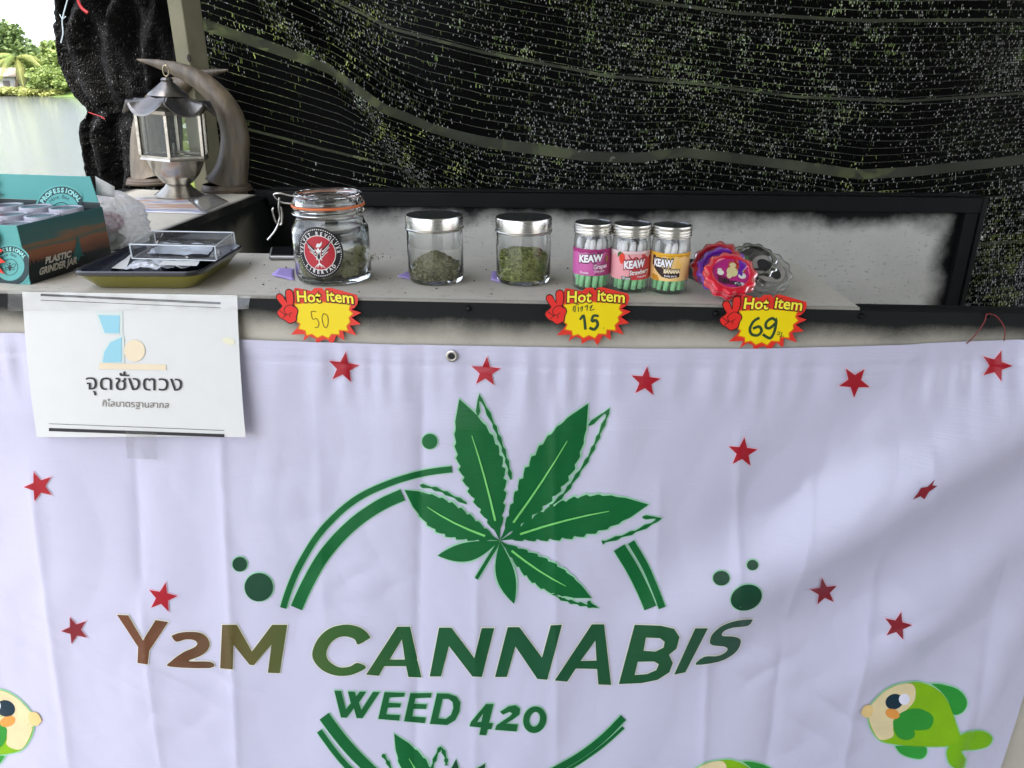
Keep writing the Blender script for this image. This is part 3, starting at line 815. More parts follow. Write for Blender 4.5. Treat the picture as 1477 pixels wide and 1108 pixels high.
m, nt, b, out = new_mat("banner_vinyl"); MATS["banner_vinyl"] = m
pos = geo_pos(nt)
nt.links.new(mixc(nt, noise_n(nt, 5, 4, pos), (0.52, 0.505, 0.635), (0.58, 0.565, 0.69)), b.inputs["Base Color"])
b.inputs["Roughness"].default_value = 0.33; b.inputs["Specular IOR Level"].default_value = 0.5
def weave(nt, b, pos, k=0.16):
    mp = N(nt, "ShaderNodeMapping"); mp.inputs["Scale"].default_value = (25, 25, 420); nt.links.new(pos, mp.inputs[0])
    mp2 = N(nt, "ShaderNodeMapping"); mp2.inputs["Scale"].default_value = (420, 60, 25); nt.links.new(pos, mp2.inputs[0])
    h_ = math_n(nt, 'ADD', noise_n(nt, 1.0, 2, mp.outputs[0]), math_n(nt, 'MULTIPLY', noise_n(nt, 1.0, 2, mp2.outputs[0]), 0.5))
    add_bump(nt, b, math_n(nt, 'ADD', h_, math_n(nt, 'MULTIPLY', noise_n(nt, 18, 4, pos), 1.2)), k, 0.003)
weave(nt, b, pos)
g = G(); g.add(vs, fs)
bn_root = thing("printed_banner", (0, YBN, 0.06), "wrinkled lilac white vinyl banner with green lettering hung on the counter front", "banner")
g.build("sheet", m, bn_root, ang=180)

class Ban:
    def many(self, px, py, h):
        D = np.array(FW)[None] + np.outer((px - W / 2) / FPX, np.array(RX)) + np.outer((H / 2 - py) / FPX, np.array(UP))
        Y = np.full(len(px), YBN)
        for _ in range(7):
            P = np.array(CAM)[None] + D * (Y / D[:, 1])[:, None]
            Y = YBN - bdisp(P[:, 0], P[:, 2])
        P = np.array(CAM)[None] + D * (Y / D[:, 1])[:, None]
        P[:, 1] -= 0.0012 + h
        return P
    def __call__(self, px, py, h):
        return Vector(self.many(np.array([px], float), np.array([py], float), np.array([h], float))[0])
ban = Ban()
def print_mat(name, rgb, rough=0.4):
    if name in MATS: return MATS[name]
    m, nt, b, out = new_mat(name); pos = geo_pos(nt); c = lin(rgb)
    nt.links.new(mixc(nt, noise_n(nt, 30, 3, pos), tuple(v * .85 for v in c), tuple(min(1, v * 1.12) for v in c)), b.inputs["Base Color"])
    b.inputs["Roughness"].default_value = rough; b.inputs["Specular IOR Level"].default_value = 0.4
    weave(nt, b, pos); MATS[name] = m; return m
CUT = 5.0
def bprint(name, shp, m, parent=None, h=0.0, cut=CUT):
    return decal(name, shp, ban, m, parent or bn_root, h, cut)
HALO = print_mat("print_pale_green", (150, 205, 165))
PINK = print_mat("print_pale_pink", (235, 190, 205))
STAR = print_mat("print_red", (162, 18, 36))
STAR_D = print_mat("print_dark_red", (128, 28, 40))
GREEN = print_mat("print_leaf_green", (2, 94, 44))
GREEN_D = print_mat("print_dark_green", (14, 64, 42))
LIME = print_mat("print_vein_green", (120, 205, 110))
def star_pts(cx, cy_, r, rot):
    return [(cx + rr * math.sin(R(rot + 36 * k)), cy_ - rr * math.cos(R(rot + 36 * k))) for k in range(10) for rr in ((r if k % 2 == 0 else r * 0.42),)]
def scaled(pts, k):
    cx = sum(p[0] for p in pts) / len(pts); cy_ = sum(p[1] for p in pts) / len(pts)
    return [(cx + (x - cx) * k, cy_ + (y - cy_) * k) for x, y in pts]
for cx, cy_, r, rot, mm in ((496, 530, 23, 8, STAR), (701, 536, 22, 4, STAR), (931, 550, 22, 6, STAR), (1232, 550, 23, 182, STAR), (1436, 527, 23, 18, STAR), (1071, 652, 22, 6, STAR),
                            (57, 701, 22, -20, STAR), (235, 861, 22, 12, STAR), (109, 908, 20, -22, STAR_D), (1188, 853, 20, -8, STAR_D), (1294, 902, 21, 14, STAR_D)):
    pts = star_pts(cx, cy_, r, rot)
    s_ = bprint("star_outline", shape_poly([scaled(pts, 1.12)]), PINK, h=0.0)
    bprint("star", shape_poly([pts]), mm, h=0.0008)
zz = lambda ox, oy, sc, pts: [(ox + x / sc, oy + y / sc) for x, y in pts]
bprint("star", shape_poly([zz(1000, 480, 3.096, [(1077,652),(1065,680),(1088,682),(1050,708),(1030,742),(1012,728),(978,743),(1000,715),(1015,690),(1045,685)])]), STAR_D, h=0.0004)
for cx, cy_, rx, ry, rot, mm in ((620, 636, 11, 11, 0, GREEN), (346.5, 813, 10.5, 10.5, 0, GREEN_D), (374, 846, 20.5, 20.5, 0, GREEN_D), (1085, 814, 8, 7.5, 0, GREEN_D), (1040, 833, 12, 10.5, 0, GREEN_D), (1076, 861, 23, 18, -22, GREEN_D)):
    bprint("dot_outline", shape_poly([ellipse(cx, cy_, rx + 1.5, ry + 1.5, rot)]), HALO, h=0.0)
    bprint("dot", shape_poly([ellipse(cx, cy_, rx, ry, rot)]), mm, h=0.0008)
# the broken double ring
ARCS = [([(652, 676), (610, 682), (560, 697), (510, 722), (465, 764), (435, 810), (418, 848), (409, 876)], 9, GREEN), ([(581, 713), (545, 730), (505, 759), (468, 800), (443, 843), (428, 876)], 17, GREEN),
        ([(910, 781), (930, 815), (945, 850), (955, 876)], 10, GREEN), ([(893, 789), (912, 820), (928, 852), (938, 876)], 18, GREEN),
        ([(468, 1032), (492, 1064), (520, 1095), (560, 1130), (620, 1160)], 16, GREEN), ([(461, 1053), (482, 1082), (505, 1108), (545, 1140), (600, 1170)], 8, GREEN),
        ([(899, 1034), (868, 1065), (830, 1093), (780, 1120), (720, 1150)], 10, GREEN), ([(899, 1048), (870, 1074), (832, 1101), (790, 1124), (730, 1156)], 4.5, GREEN)]
for pts, w, mm in ARCS:
    c = catmull(pts, 5)
    bprint("ring_arc_outline", shape_stroke(c, w + 3), HALO, h=0.0)
    bprint("ring_arc", shape_stroke(c, w), mm, h=0.0008)

# leaf emblem
def leaflet(base, tip, wid, teeth, bend=0.0, peak=0.45):
    bx, by = base; tx, ty = tip; L = math.hypot(tx - bx, ty - by)
    ax = ((tx - bx) / L, (ty - by) / L); nx = (-ax[1], ax[0])
    def at(s, o): 
        o += bend * L * math.sin(math.pi * s)
        return (bx + ax[0] * L * s + nx[0] * o, by + ax[1] * L * s + nx[1] * o)
    def wfun(s): return wid * 0.5 * (math.sin(math.pi * min(1.0, s) ** 1.12) ** 0.92 if s > 0 else 0)
    sides = []
    for sg in (1, -1):
        pts = []
        n = max(teeth, 1)
        for i in range(n):
            s0 = 0.06 + 0.80 * i / n; s1 = 0.06 + 0.80 * (i + 1) / n
            if teeth:
                pts.append(at(s0 + 0.02, sg * wfun(s0) * 0.93)); pts.append(at((s0 + s1) / 2, sg * wfun((s0 + s1) / 2) * 0.99)); pts.append(at(s1, sg * wfun(s1) * 1.07))
        if not teeth: pts = [at(k / 14, sg * wfun(k / 14)) for k in range(1, 14)]
        sides.append(pts)
    return [at(0, 0)] + sides[0] + [at(1, 0)] + sides[1][::-1], [at(s, 0) for s in (0.14, 0.3, 0.45, 0.6, 0.74)]
E2 = lambda pts: zz(560, 560, 3.357, pts)
def emblem(C, leaves, outs, stem=None):
    for li_, (tip, wid, teeth, bend, dark) in enumerate(leaves):
        hh_ = 0.00012 * li_
        o_, rib = leaflet(C, tip, wid, teeth, bend)
        bprint("leaflet_outline", shape_poly([leaflet((C[0], C[1]), (C[0] + (tip[0]-C[0]) * 1.012, C[1] + (tip[1]-C[1]) * 1.012), wid + 5, teeth, bend)[0]]), HALO, h=hh_)
        bprint("leaflet", shape_poly([o_]), GREEN_D if dark else GREEN, h=hh_ + 0.00045)
        if teeth: bprint("leaf_rib", shape_stroke(rib, [3.2, 2.8, 2.4, 2.0, 1.0]), LIME, h=0.0019)
    for pts in outs:
        c = catmull(pts, 4)
        w = [2.0 + (4.2 if i % 3 == 1 else 0.8 * (i % 3)) for i in range(len(c))]
        bprint("leaf_line_outline", shape_stroke(c, [x + 2.6 for x in w]), HALO, h=0.0001)
        bprint("leaf_line", shape_stroke(c, w), GREEN, h=0.0006)
    if stem:
        bprint("leaf_stem_outline", shape_stroke(stem, 8), HALO, h=0.0002); bprint("leaf_stem", shape_stroke(stem, 5), GREEN, h=0.0006)
C0 = (721, 779)
emblem(C0, [((662.8, 575), 62, 10, 0.02, False), ((848.4, 581.5), 60, 10, 0.02, False), ((935.5, 727), 56, 10, -0.03, False), ((584, 706), 46, 8, -0.05, False),
            ((631.5, 800.5), 27, 0, -0.05, False), ((853, 861.5), 40, 8, 0.04, False), ((741.5, 869.5), 27, 0, 0.03, False)],
       [E2([(435,130),(443,45),(500,150),(530,220),(560,300),(580,370),(595,440)]), E2([(970,178),(1062,110),(1030,200),(1000,270),(960,350),(900,440),(850,510),(785,570)]),
        E2([(1230,622),(1308,630),(1220,680),(1130,715),(1035,745)]), E2([(155,468),(230,485),(300,515),(380,556)]), E2([(785,980),(840,1015),(900,1035),(960,1048),(998,1055),(965,1030)])],
       [(720, 781), (704, 806), (687, 834)])
emblem((640, 1196), [((568.8, 1057.5), 40, 8, 0.03, False), ((658, 1094), 22, 6, 0.03, True), ((700, 1100), 30, 7, 0, True)],
       [[(552, 1087), (560, 1099), (568, 1116), (580, 1140)], [(622, 1112), (627, 1095), (636, 1078), (643, 1092), (644, 1103)]])

# lettering
def grad_mat(name, stops):
    m, nt, b, out = new_mat(name); pos = geo_pos(nt)
    sep = N(nt, "ShaderNodeSeparateXYZ"); nt.links.new(pos, sep.inputs[0])
    k = N(nt, "ShaderNodeMapRange"); nt.links.new(sep.outputs[0], k.inputs[0])
    xa, xb = Py(stops[0][0], 930, YBN).x, Py(stops[-1][0], 930, YBN).x
    k.inputs[1].default_value = xa; k.inputs[2].default_value = xb
    cr = N(nt, "ShaderNodeValToRGB"); nt.links.new(k.outputs[0], cr.inputs[0])
    el = cr.color_ramp.elements
    el[0].color = col4(lin(stops[0][1])); el[1].color = col4(lin(stops[-1][1]))
    for px, rgb in stops[1:-1]:
        el.new((px - stops[0][0]) / (stops[-1][0] - stops[0][0])).color = col4(lin(rgb))
    nt.links.new(cr.outputs[0], b.inputs["Base Color"]); b.inputs["Roughness"].default_value = 0.4
    weave(nt, b, pos); MATS[name] = m; return m
LET = grad_mat("print_brown_to_green", [(168, (108, 58, 32)), (300, (92, 62, 38)), (370, (88, 84, 40)), (500, (54, 92, 40)), (620, (14, 82, 42)), (800, (12, 78, 46)), (960, (24, 80, 46)), (1090, (48, 76, 68))])
CREAM = print_mat("print_cream", (222, 222, 205))
z3 = lambda p: zz(150, 840, 2.954, p)
z4 = lambda p: zz(620, 840, 2.954, p)
z6 = lambda p: zz(430, 980, 5.908, p)
GLYPHS = [
 [z3([(58,135),(105,138),(168,245),(222,158),(276,166),(195,288),(188,347),(145,340),(148,272)])],
 [z3([(290,225),(320,213),(365,208),(410,212),(440,230),(452,262),(440,290),(410,312),(362,333),(457,336),(455,362),(283,356),(286,335),(340,295),(385,275),(400,258),(385,243),(350,240),(310,250)])],
 [z3([(505,178),(568,178),(632,292),(718,178),(782,178),(750,384),(700,382),(715,262),(640,350),(622,348),(553,262),(550,368),(497,363)])],
 [z3([(1137,232),(1110,200),(1070,182),(1020,178),(960,195),(915,235),(890,290),(895,330),(930,370),(985,393),(1040,394),(1085,380),(1118,358),(1080,340),(1050,355),(1010,360),(975,345),(952,320),(950,290),(968,255),(1000,232),(1035,228),(1070,240),(1085,262)])],
 [z3([(1118,390),(1250,186),(1305,186),(1353,402),(1298,400),(1288,354),(1195,354),(1172,395)]), z3([(1218,326),(1283,326),(1270,240)])],
 [z4([(0,398),(40,190),(92,190),(190,320),(222,192),(275,192),(222,400),(182,398),(82,268),(48,398)])],
 [z4([(278,400),(332,188),(382,188),(478,318),(515,180),(563,178),(500,412),(458,408),(365,270),(328,400)])],
 [z4([(532,415),(690,176),(742,176),(772,434),(718,432),(712,366),(622,364),(585,420)]), z4([(642,332),(710,330),(705,245)])],
 [z4([(805,430),(872,178),(985,182),(1040,195),(1063,230),(1050,280),(1018,305),(1035,340),(1020,380),(970,412),(900,426)]), z4([(920,232),(910,288),(960,292),(995,275),(1000,250),(980,235)]), z4([(885,335),(872,392),(925,388),(965,370),(975,345),(955,334)])],
 [z4([(1040,390),(1130,193),(1184,193),(1088,380)])],
 [z4([(1375,155),(1355,182),(1290,190),(1252,205),(1245,225),(1290,228),(1322,240),(1318,272),(1290,305),(1230,335),(1132,348),(1168,314),(1220,312),(1255,298),(1268,280),(1250,270),(1205,265),(1192,250),(1205,215),(1250,180),(1310,160)])],
]
def grow(loop, k, sign=1):
    n = len(loop); A = sum(loop[i][0] * loop[(i+1) % n][1] - loop[(i+1) % n][0] * loop[i][1] for i in range(n))
    sg = sign * (1 if A > 0 else -1); out = []
    for i in range(n):
        a, p, c = Vector(loop[i-1]), Vector(loop[i]), Vector(loop[(i+1) % n])
        d1, d2 = (p - a).normalized(), (c - p).normalized()
        t_ = (d1 + d2); t_ = t_.normalized() if t_.length > 1e-4 else d1
        nn = Vector((t_.y, -t_.x)) * sg
        kk = k / max(0.5, abs(nn.dot(Vector((d1.y, -d1.x)))))
        out.append((p.x + nn.x * kk, p.y + nn.y * kk))
    return out
def glyph(loops, m, halo=CREAM, gw=1.3, name="letter"):
    bprint(name + "_outline", shape_poly([grow(loops[0], gw)] + [grow(l, gw, -1) for l in loops[1:]]), halo, h=0.0)
    bprint(name, shape_poly(loops), m, h=0.0008)
for lp in GLYPHS: glyph([catmull(l + [l[0]], 3)[:-1] if len(l) > 16 else l for l in lp], LET)
WD = print_mat("print_word_green", (16, 90, 46))
for seg in ([(340,92),(390,318)], [(392,318),(552,98)], [(455,98),(527,322)], [(527,322),(668,100)]):
    pass
glyph([z6([(312,90),(370,92),(408,248),(452,196),(428,98),(485,99),(496,140),(528,98),(582,99),(520,190),(540,255),(640,100),(698,101),(550,324),(502,322),(478,238),(415,320),(368,317)])], WD, HALO, 1.2)
glyph([z6([(738,102),(912,108),(905,140),(780,148),(772,192),(878,198),(870,232),(765,234),(752,290),(870,298),(862,345),(685,330)])], WD, HALO, 1.2)
glyph([z6([(958,112),(1138,110),(1132,148),(1000,154),(990,200),(1098,206),(1090,245),(985,244),(975,308),(1090,318),(1080,366),(905,350)])], WD, HALO, 1.2)
glyph([z6([(1185,112),(1285,115),(1350,140),(1383,190),(1375,270),(1340,340),(1270,382),(1125,372)]), z6([(1232,158),(1195,325),(1260,330),(1305,295),(1325,235),(1318,185),(1285,160)])], WD, HALO, 1.2)
glyph([z4([(240,515),(272,515),(252,595),(270,597),(262,622),(247,622),(240,648),(212,646),(218,615),(170,610),(175,592)]), z4([(220,592),(228,555),(200,592)])], WD, HALO, 1.2)
glyph([z4([(300,548),(335,525),(365,520),(385,535),(382,560),(355,580),(325,598),(375,602),(370,632),(278,625),(285,605),(340,568),(352,555),(340,548),(312,560)])], WD, HALO, 1.2)
glyph([z4(ellipse(447, 582, 49, 57, 15)), z4(ellipse(447, 580, 22, 32, 15))], WD, HALO, 1.2)

# printed fish
FISH = [("fish_body", (128, 178, 18), [(960,600),(1010,598),(1070,620),(1120,660),(1150,720),(1170,780),(1190,850),(1150,880),(1050,885),(950,880),(870,870),(825,852),(790,800),(780,740),(800,690),(850,640),(900,612)], 1),
        ("fish_back_fin", (40, 140, 50), [(1060,605),(1110,608),(1180,630),(1215,670),(1218,705),(1195,735),(1155,740),(1135,680),(1100,635)], 0),
        ("fish_belly_fin", (48, 150, 55), [(900,882),(960,880),(1030,882),(1040,915),(1015,940),(960,932),(920,912)], 0),
        ("fish_tail", (120, 178, 20), [(1160,850),(1220,822),(1280,815),(1320,830),(1333,855),(1310,885),(1250,900),(1195,905),(1215,940),(1210,975),(1180,985),(1145,965),(1130,925),(1135,890)], 0),
        ("fish_face", (224, 206, 160), [(780,720),(800,690),(850,640),(910,610),(970,603),(990,630),(985,680),(950,720),(910,750),(890,800),(893,832),(870,850),(828,852),(795,800),(780,750)], 2),
        ("fish_lips", (226, 196, 132), [(745,735),(757,710),(775,698),(800,705),(795,745),(765,755)], 3),
        ("fish_side_fin", (45, 142, 48), [(890,770),(915,740),(960,718),(1010,715),(1060,740),(1070,770),(1050,805),(1000,812),(985,810),(985,840),(950,855),(910,840),(892,800)], 3),
        ("fish_cheek", (224, 150, 70), ellipse(887, 737, 33, 22, 20, 20), 4), ("fish_eye", (18, 45, 60), ellipse(895, 683, 40, 34, -20, 22), 4), ("fish_eye_shine", (228, 226, 240), ellipse(940, 672, 25, 25, 0, 18), 5)]
def fish(fx, name="fish"):
    for nm, rgb, pts, lv in FISH:
        pts = [fx(x, y) for x, y in zz(1000, 790, 3.096, pts)]
        pts = catmull(pts + [pts[0]], 3)[:-1] if len(pts) < 18 else pts
        if nm in ("fish_body", "fish_tail", "fish_back_fin", "fish_belly_fin"):
            bprint(nm + "_outline", shape_poly([grow(pts, 2.0)]), HALO, h=0.0 + 0.00004 * lv)
        bprint(nm, shape_poly([pts]), print_mat("print_" + nm, rgb), h=0.0004 + 0.00018 * lv)
fish(lambda x, y: (x, y))
fish(lambda x, y: (62 - (x - 1240) * 1.07, 1037 + (y - 1026) * 1.07))
fish(lambda x, y: (x - 272, y + 112))
# eyelet, hem thread
ey = ban(652, 513, 0.001)
g = G(); M = Matrix.Translation(ey) @ Matrix.Rotation(R(90), 4, 'X')
g.lathe([(0.0045, 0.0002), (0.0048, 0.0014), (0.0066, 0.0018), (0.0084, 0.0012), (0.0088, 0.0)], None, 24, M=M); g.build("eyelet", mat("eyelet_metal", (0.55, 0.54, 0.5), 0.3, metal=1.0), bn_root)
g = G(); g.lathe([(0.0001, 0.0004), (0.0046, 0.0003)], None, 20, M=M); g.build("eyelet_hole", mat("hole_dark", (0.03, 0.03, 0.035), 0.9), bn_root)
tw = thing("red_thread", Py(1426, 455, YF - .004), "thin red thread looped over the rightmost screw above the banner", "thread")
g = G(); g.tube([Py(x, y, YF - .005) for x, y in catmull([(1394, 496), (1408, 482), (1420, 464), (1423, 454), (1430, 453), (1440, 459), (1449, 474), (1448, 492)], 5)], 0.0007, 5); g.build("strand", mat("dark_red_thread", (0.22, 0.03, 0.03), 0.7), tw)

# ================================================================== paper sign taped to the counter
YPA = YF - 0.040
pc = [Py(x, y, yy) for x, y, yy in ((32, 421, YF - .004), (342, 426, YF - .004), (354, 631, YF - .034), (54, 629.5, YF - .030))]
def paper_pt(u, v):
    p = (pc[0] * (1 - u) + pc[1] * u) * (1 - v) + (pc[3] * (1 - u) + pc[2] * u) * v
    return p + Vector((0, -0.004 * math.sin(math.pi * v) - 0.002 * math.sin(u * 5 + 1) * v, 0))
def paper_map(px, py, h):
    u = v = 0.5
    for _ in range(12):           # find the sheet coordinates seen at a pixel of the photograph
        def pr(u, v):
            d = paper_pt(u, v) - CAM; k = d.dot(FW); return W/2 + d.dot(RX) / k * FPX, H/2 - d.dot(UP) / k * FPX
        x, y = pr(u, v); xu, yu = pr(u + .01, v); xv, yv = pr(u, v + .01)
        a, c, b_, d_ = (xu - x) / .01, (yu - y) / .01, (xv - x) / .01, (yv - y) / .01
        det = a * d_ - b_ * c; ex, ey_ = px - x, py - y
        if abs(ex) + abs(ey_) < 0.01: break
        u += (ex * d_ - ey_ * b_) / det; v += (ey_ * a - ex * c) / det
    return paper_pt(u, v) + Vector((0, -0.0004 - h, 0))
ps = thing("paper_sign", pc[3].lerp(pc[2], .5), "white printed paper sign with black lettering taped over the banner at left", "sign")
g = G(); g.grid(paper_pt, 20, 14)
g.build("sheet", mat("white_paper", (0.66, 0.66, 0.635), 0.7, var=0.03), ps, ang=180)
INK = ink("print_black", (38, 36, 38), 0.6)
GREYINK = ink("print_faded_brown", (120, 110, 100), 0.6)
zp = lambda pts: zz(0, 400, 3.6925, pts)
for a, b_, w in (((218, 93), (1176, 138), 12), ((218, 121), (1176, 162), 3), ((262, 779), (1196, 815), 2.5), ((262, 810), (1196, 843), 17)):
    p = zp([a, b_]); p = [(p[0][0] + (p[1][0] - p[0][0]) * k / 8, p[0][1] + (p[1][1] - p[0][1]) * k / 8) for k in range(9)]
    decal("rule_line", shape_stroke(p, w / 3.69), paper_map, INK, ps, 0.0003)
BLUEL = ink("print_sky_blue", (142, 194, 208), 0.6); BEI = ink("print_beige", (222, 206, 176), 0.6); BEIL = ink("print_pale_cyan", (202, 211, 205), 0.6)
dm = lambda nm, loops, m_, h: decal(nm, shape_poly([zp(l) for l in loops]), paper_map, m_, ps, h, 6)
dm("emblem_shade", [[(508,180),(655,182),(655,305),(540,305)]], BEIL, 0.0002)
dm("emblem_block", [[(525,200),(640,202),(638,298),(560,296)]], BLUEL, 0.0006)
dm("emblem_shade", [[(535,455),(545,385),(580,335),(650,305),(664,312),(664,458)]], BEIL, 0.0002)
dm("emblem_quarter", [[(548,452),(558,395),(590,345),(650,318),(650,452)]], BLUEL, 0.0006)
dm("emblem_disc", [ellipse(718, 390, 56, 58)], BEI, 0.0006)
dm("emblem_bar", [[(530,456),(885,464),(885,494),(530,488)]], BEI, 0.0004)
dm("stain", [[(1185,325),(1215,318),(1250,335),(1250,355),(1225,362),(1190,345)]], ink("stain_tan", (222, 218, 190), 0.7), 0.0003)
decal("lettering", fit_text("จุดชั่งตวง", 460/3.6925, 400 + 596/3.6925, 972/3.6925, 21.5, 0.0, slope=0.014), paper_map, INK, ps, 0.0010)
decal("small_lettering", fit_text("กิโลมาตรฐานสากล", 547/3.6925, 400 + 686/3.6925, 900/3.6925, 9, 0.004, slope=0.03), paper_map, GREYINK, ps, 0.0004)
TAPE = thin_clear("clear_tape", (0.96, 0.96, 0.955), 0.15, body=0.06, bump=0.12, bscale=70)
def tape_piece(pxs, yy0, yy1, nx=14, ny=6):
    a, b_, c, d_ = pxs
    def fn(u, v):
        px = (a[0]*(1-u)+b_[0]*u)*(1-v) + (d_[0]*(1-u)+c[0]*u)*v; py = (a[1]*(1-u)+b_[1]*u)*(1-v) + (d_[1]*(1-u)+c[1]*u)*v
        p = Py(px, py, yy0 + (yy1 - yy0) * v)
        return p + Vector((0, 0.0012 * noise.noise(p * 90), 0))
    g = G(); g.grid(fn, nx, ny); return g
tape_piece([(11, 419), (361, 427), (358, 446), (12, 449)], YF - .0085, YF - .0125, 50, 6).build("top_tape", TAPE, ps, ang=180)
tape_piece([(181, 622), (226, 624), (227, 663), (183, 661)], YF - .042, YF - .020).build("bottom_tape", TAPE, ps, ang=180)

# ================================================================== price tags
TAG_RED = ink("tag_red", (222, 50, 36), 0.35, coat=0.3); TAG_YEL = ink("tag_yellow", (240, 212, 0), 0.35, coat=0.3)
TAG_TXT = ink("tag_text_yellow", (250, 232, 70), 0.35); TAG_DK = ink("tag_outline", (60, 20, 8), 0.4); TAG_HAND = ink("tag_hand_red", (226, 44, 38), 0.35)
PEN = ink("pen_green_black", (38, 66, 36), 0.5); PENCIL = ink("pencil_brown", (120, 84, 20), 0.6)
T_RED = [(385,215),(415,165),(540,182),(630,200),(680,158),(770,152),(805,190),(830,152),(890,145),(980,165),(1110,195),(1235,222),(1252,275),(1235,345),(1200,388),(1150,412),(1280,450),(1150,520),(1272,600),(1120,628),(1205,752),(1025,705),(1038,830),(930,765),(862,905),(800,822),(735,835),(650,893),(640,820),(560,790),(470,862),(500,765),(310,782),(400,690),(435,640),(400,600)]
T_YEL = [(398,378),(770,338),(1138,352),(1118,420),(1165,465),(1108,520),(1125,575),(1072,630),(1088,690),(970,685),(968,745),(862,742),(820,800),(742,765),(670,802),(600,755),(528,775),(515,712),(428,694),(455,630),(412,602),(435,440)]
H_OUT = [(150,310),(160,262),(205,240),(250,265),(285,330),(278,250),(290,200),(335,178),(382,200),(398,260),(392,350),(380,395),(425,420),(440,470),(415,530),(408,590),(360,622),(300,638),(245,600),(190,575),(145,520),(148,475),(185,440),(215,405),(190,370)]
def scal(l, k): return grow(l, -k)
def price_tag(px, py, Y, rot, label, marks, pen, dyaw=0.0, lean=0.0):
    c = Py(px, py, Y); s = ray(px, py).dot(FW) * (Y / ray(px, py).y) / FPX / 9.231
    rm = Matrix.Rotation(dyaw, 3, 'Z') @ Matrix.Rotation(lean, 3, 'X')
    cr_, sr = math.cos(R(rot)), math.sin(R(rot))
    def mp(x, y, h):
        x, y = (x - 700) * s, -(y - 520) * s * 1.06
        return c + rm @ Vector((x * cr_ - y * sr, -h - 0.0004, x * sr + y * cr_))
    t_ = thing("price_tag", c, label, "price tag", "starburst price tags")
    P = [mp(x, y, 0) for x, y in T_RED]; Q = [p + rm @ Vector((0, 0.0008, 0)) for p in P]; n = len(P)
    tri = tessellate_polygon([[Vector((x, y, 0)) for x, y in T_RED]])
    g = G(); g.add(P + Q, [tuple(f) for f in tri] + [tuple(i + n for i in f[::-1]) for f in tri] + [(i, (i+1) % n, (i+1) % n + n, i + n) for i in range(n)])
    card = g.build("card", TAG_RED, t_, smooth=False)
    dk = lambda nm, shp, m_, h, par=card: decal(nm, shp, mp, m_, par, h)
    dk("yellow_field_edge", shape_poly([grow(T_YEL, 14)]), ink("tag_orange", (226, 120, 20), 0.35), 0.0002)
    dk("yellow_field", shape_poly([T_YEL]), TAG_YEL, 0.0004)
    h0 = decal("hand", shape_poly([catmull(H_OUT + [H_OUT[0]], 3)[:-1]]), mp, TAG_DK, t_, 0.0008)
    fill = scal(H_OUT, 13); decal("hand_fill", shape_poly([catmull(fill + [fill[0]], 3)[:-1]]), mp, TAG_HAND, h0, 0.0011)
    for l in ([(385,392),(330,388),(280,408),(248,455),(262,500),(300,512),(350,480)], [(262,505),(255,520),(215,490),(180,470)], [(275,520),(240,545),(215,560)], [(318,515),(320,550)], [(285,330),(296,360)]):
        decal("hand_line", shape_stroke(catmull(l, 3), 9), mp, TAG_DK, h0, 0.0014)
    for txt, x0, x1, y0, sl in (("Hot", 437, 757, 342, -0.03), ("item", 835, 1192, 312, 0.06)):
        dk("lettering_shadow", fit_text(txt, x0 - 12, y0 + 8, x1 + 12, 150, 0.06, slope=sl), TAG_DK, 0.0007)
        dk("lettering", fit_text(txt, x0, y0, x1, 138, 0.022, slope=sl), TAG_TXT, 0.0010)
    for l, w in marks:
        dk("handwriting", shape_stroke(catmull(l, 4), w, grow=0.0002), pen, 0.0007)
    return t_
def sh(l, dx, dy): return [(x + dx, y + dy) for x, y in l]
M50 = [([(700,440),(635,445),(645,540),(695,530),(725,585),(710,640),(665,650)], 11), ([(800,460),(772,520),(790,625),(825,640),(852,580),(850,490),(805,458)], 11)]
M50 = [(sh(l, -20, 20), w) for l, w in M50]
M15 = [([(612,568),(655,505)], 30), ([(655,500),(675,570),(690,695)], 34), ([(860,515),(790,512),(768,588)], 32), ([(768,588),(828,572),(852,630),(808,690),(745,668)], 38), ([(930,665),(934,674)], 14),
       ([(520,455),(525,400),(545,400),(545,455),(530,462)], 12), ([(550,385),(575,360),(590,375)], 10), ([(585,395),(590,462)], 11), ([(610,430),(640,395),(638,440),(620,455)], 11), ([(672,402),(705,380),(700,445)], 12), ([(735,410),(770,375),(745,440),(800,425)], 11)]
M69 = [([(690,430),(620,480),(585,580),(620,650),(700,660),(742,600),(700,545),(625,575)], 36), ([(905,455),(850,430),(790,480),(790,545),(840,560),(905,495),(912,455),(912,590),(870,690),(765,645)], 36), ([(950,610),(985,605),(975,640),(948,632)], 10), ([(1010,600),(1012,662),(990,655)], 10), ([(1036,652),(1042,660)], 14)]
M69 = [(sh(l, -25, 20), w) for l, w in M69]
price_tag(459, 456, YF - .006, -1.5, "yellow starburst price tag reading 50 in thin pencil below the clip-top jar", M50, PENCIL)
price_tag(846, 456, YF - .006, 0, "yellow starburst price tag reading 15 below the tube jars", M15, PEN)
price_tag(1098, 466, YF - .006, -1.5, "yellow starburst price tag reading 69 below the round grinders", M69, PEN)

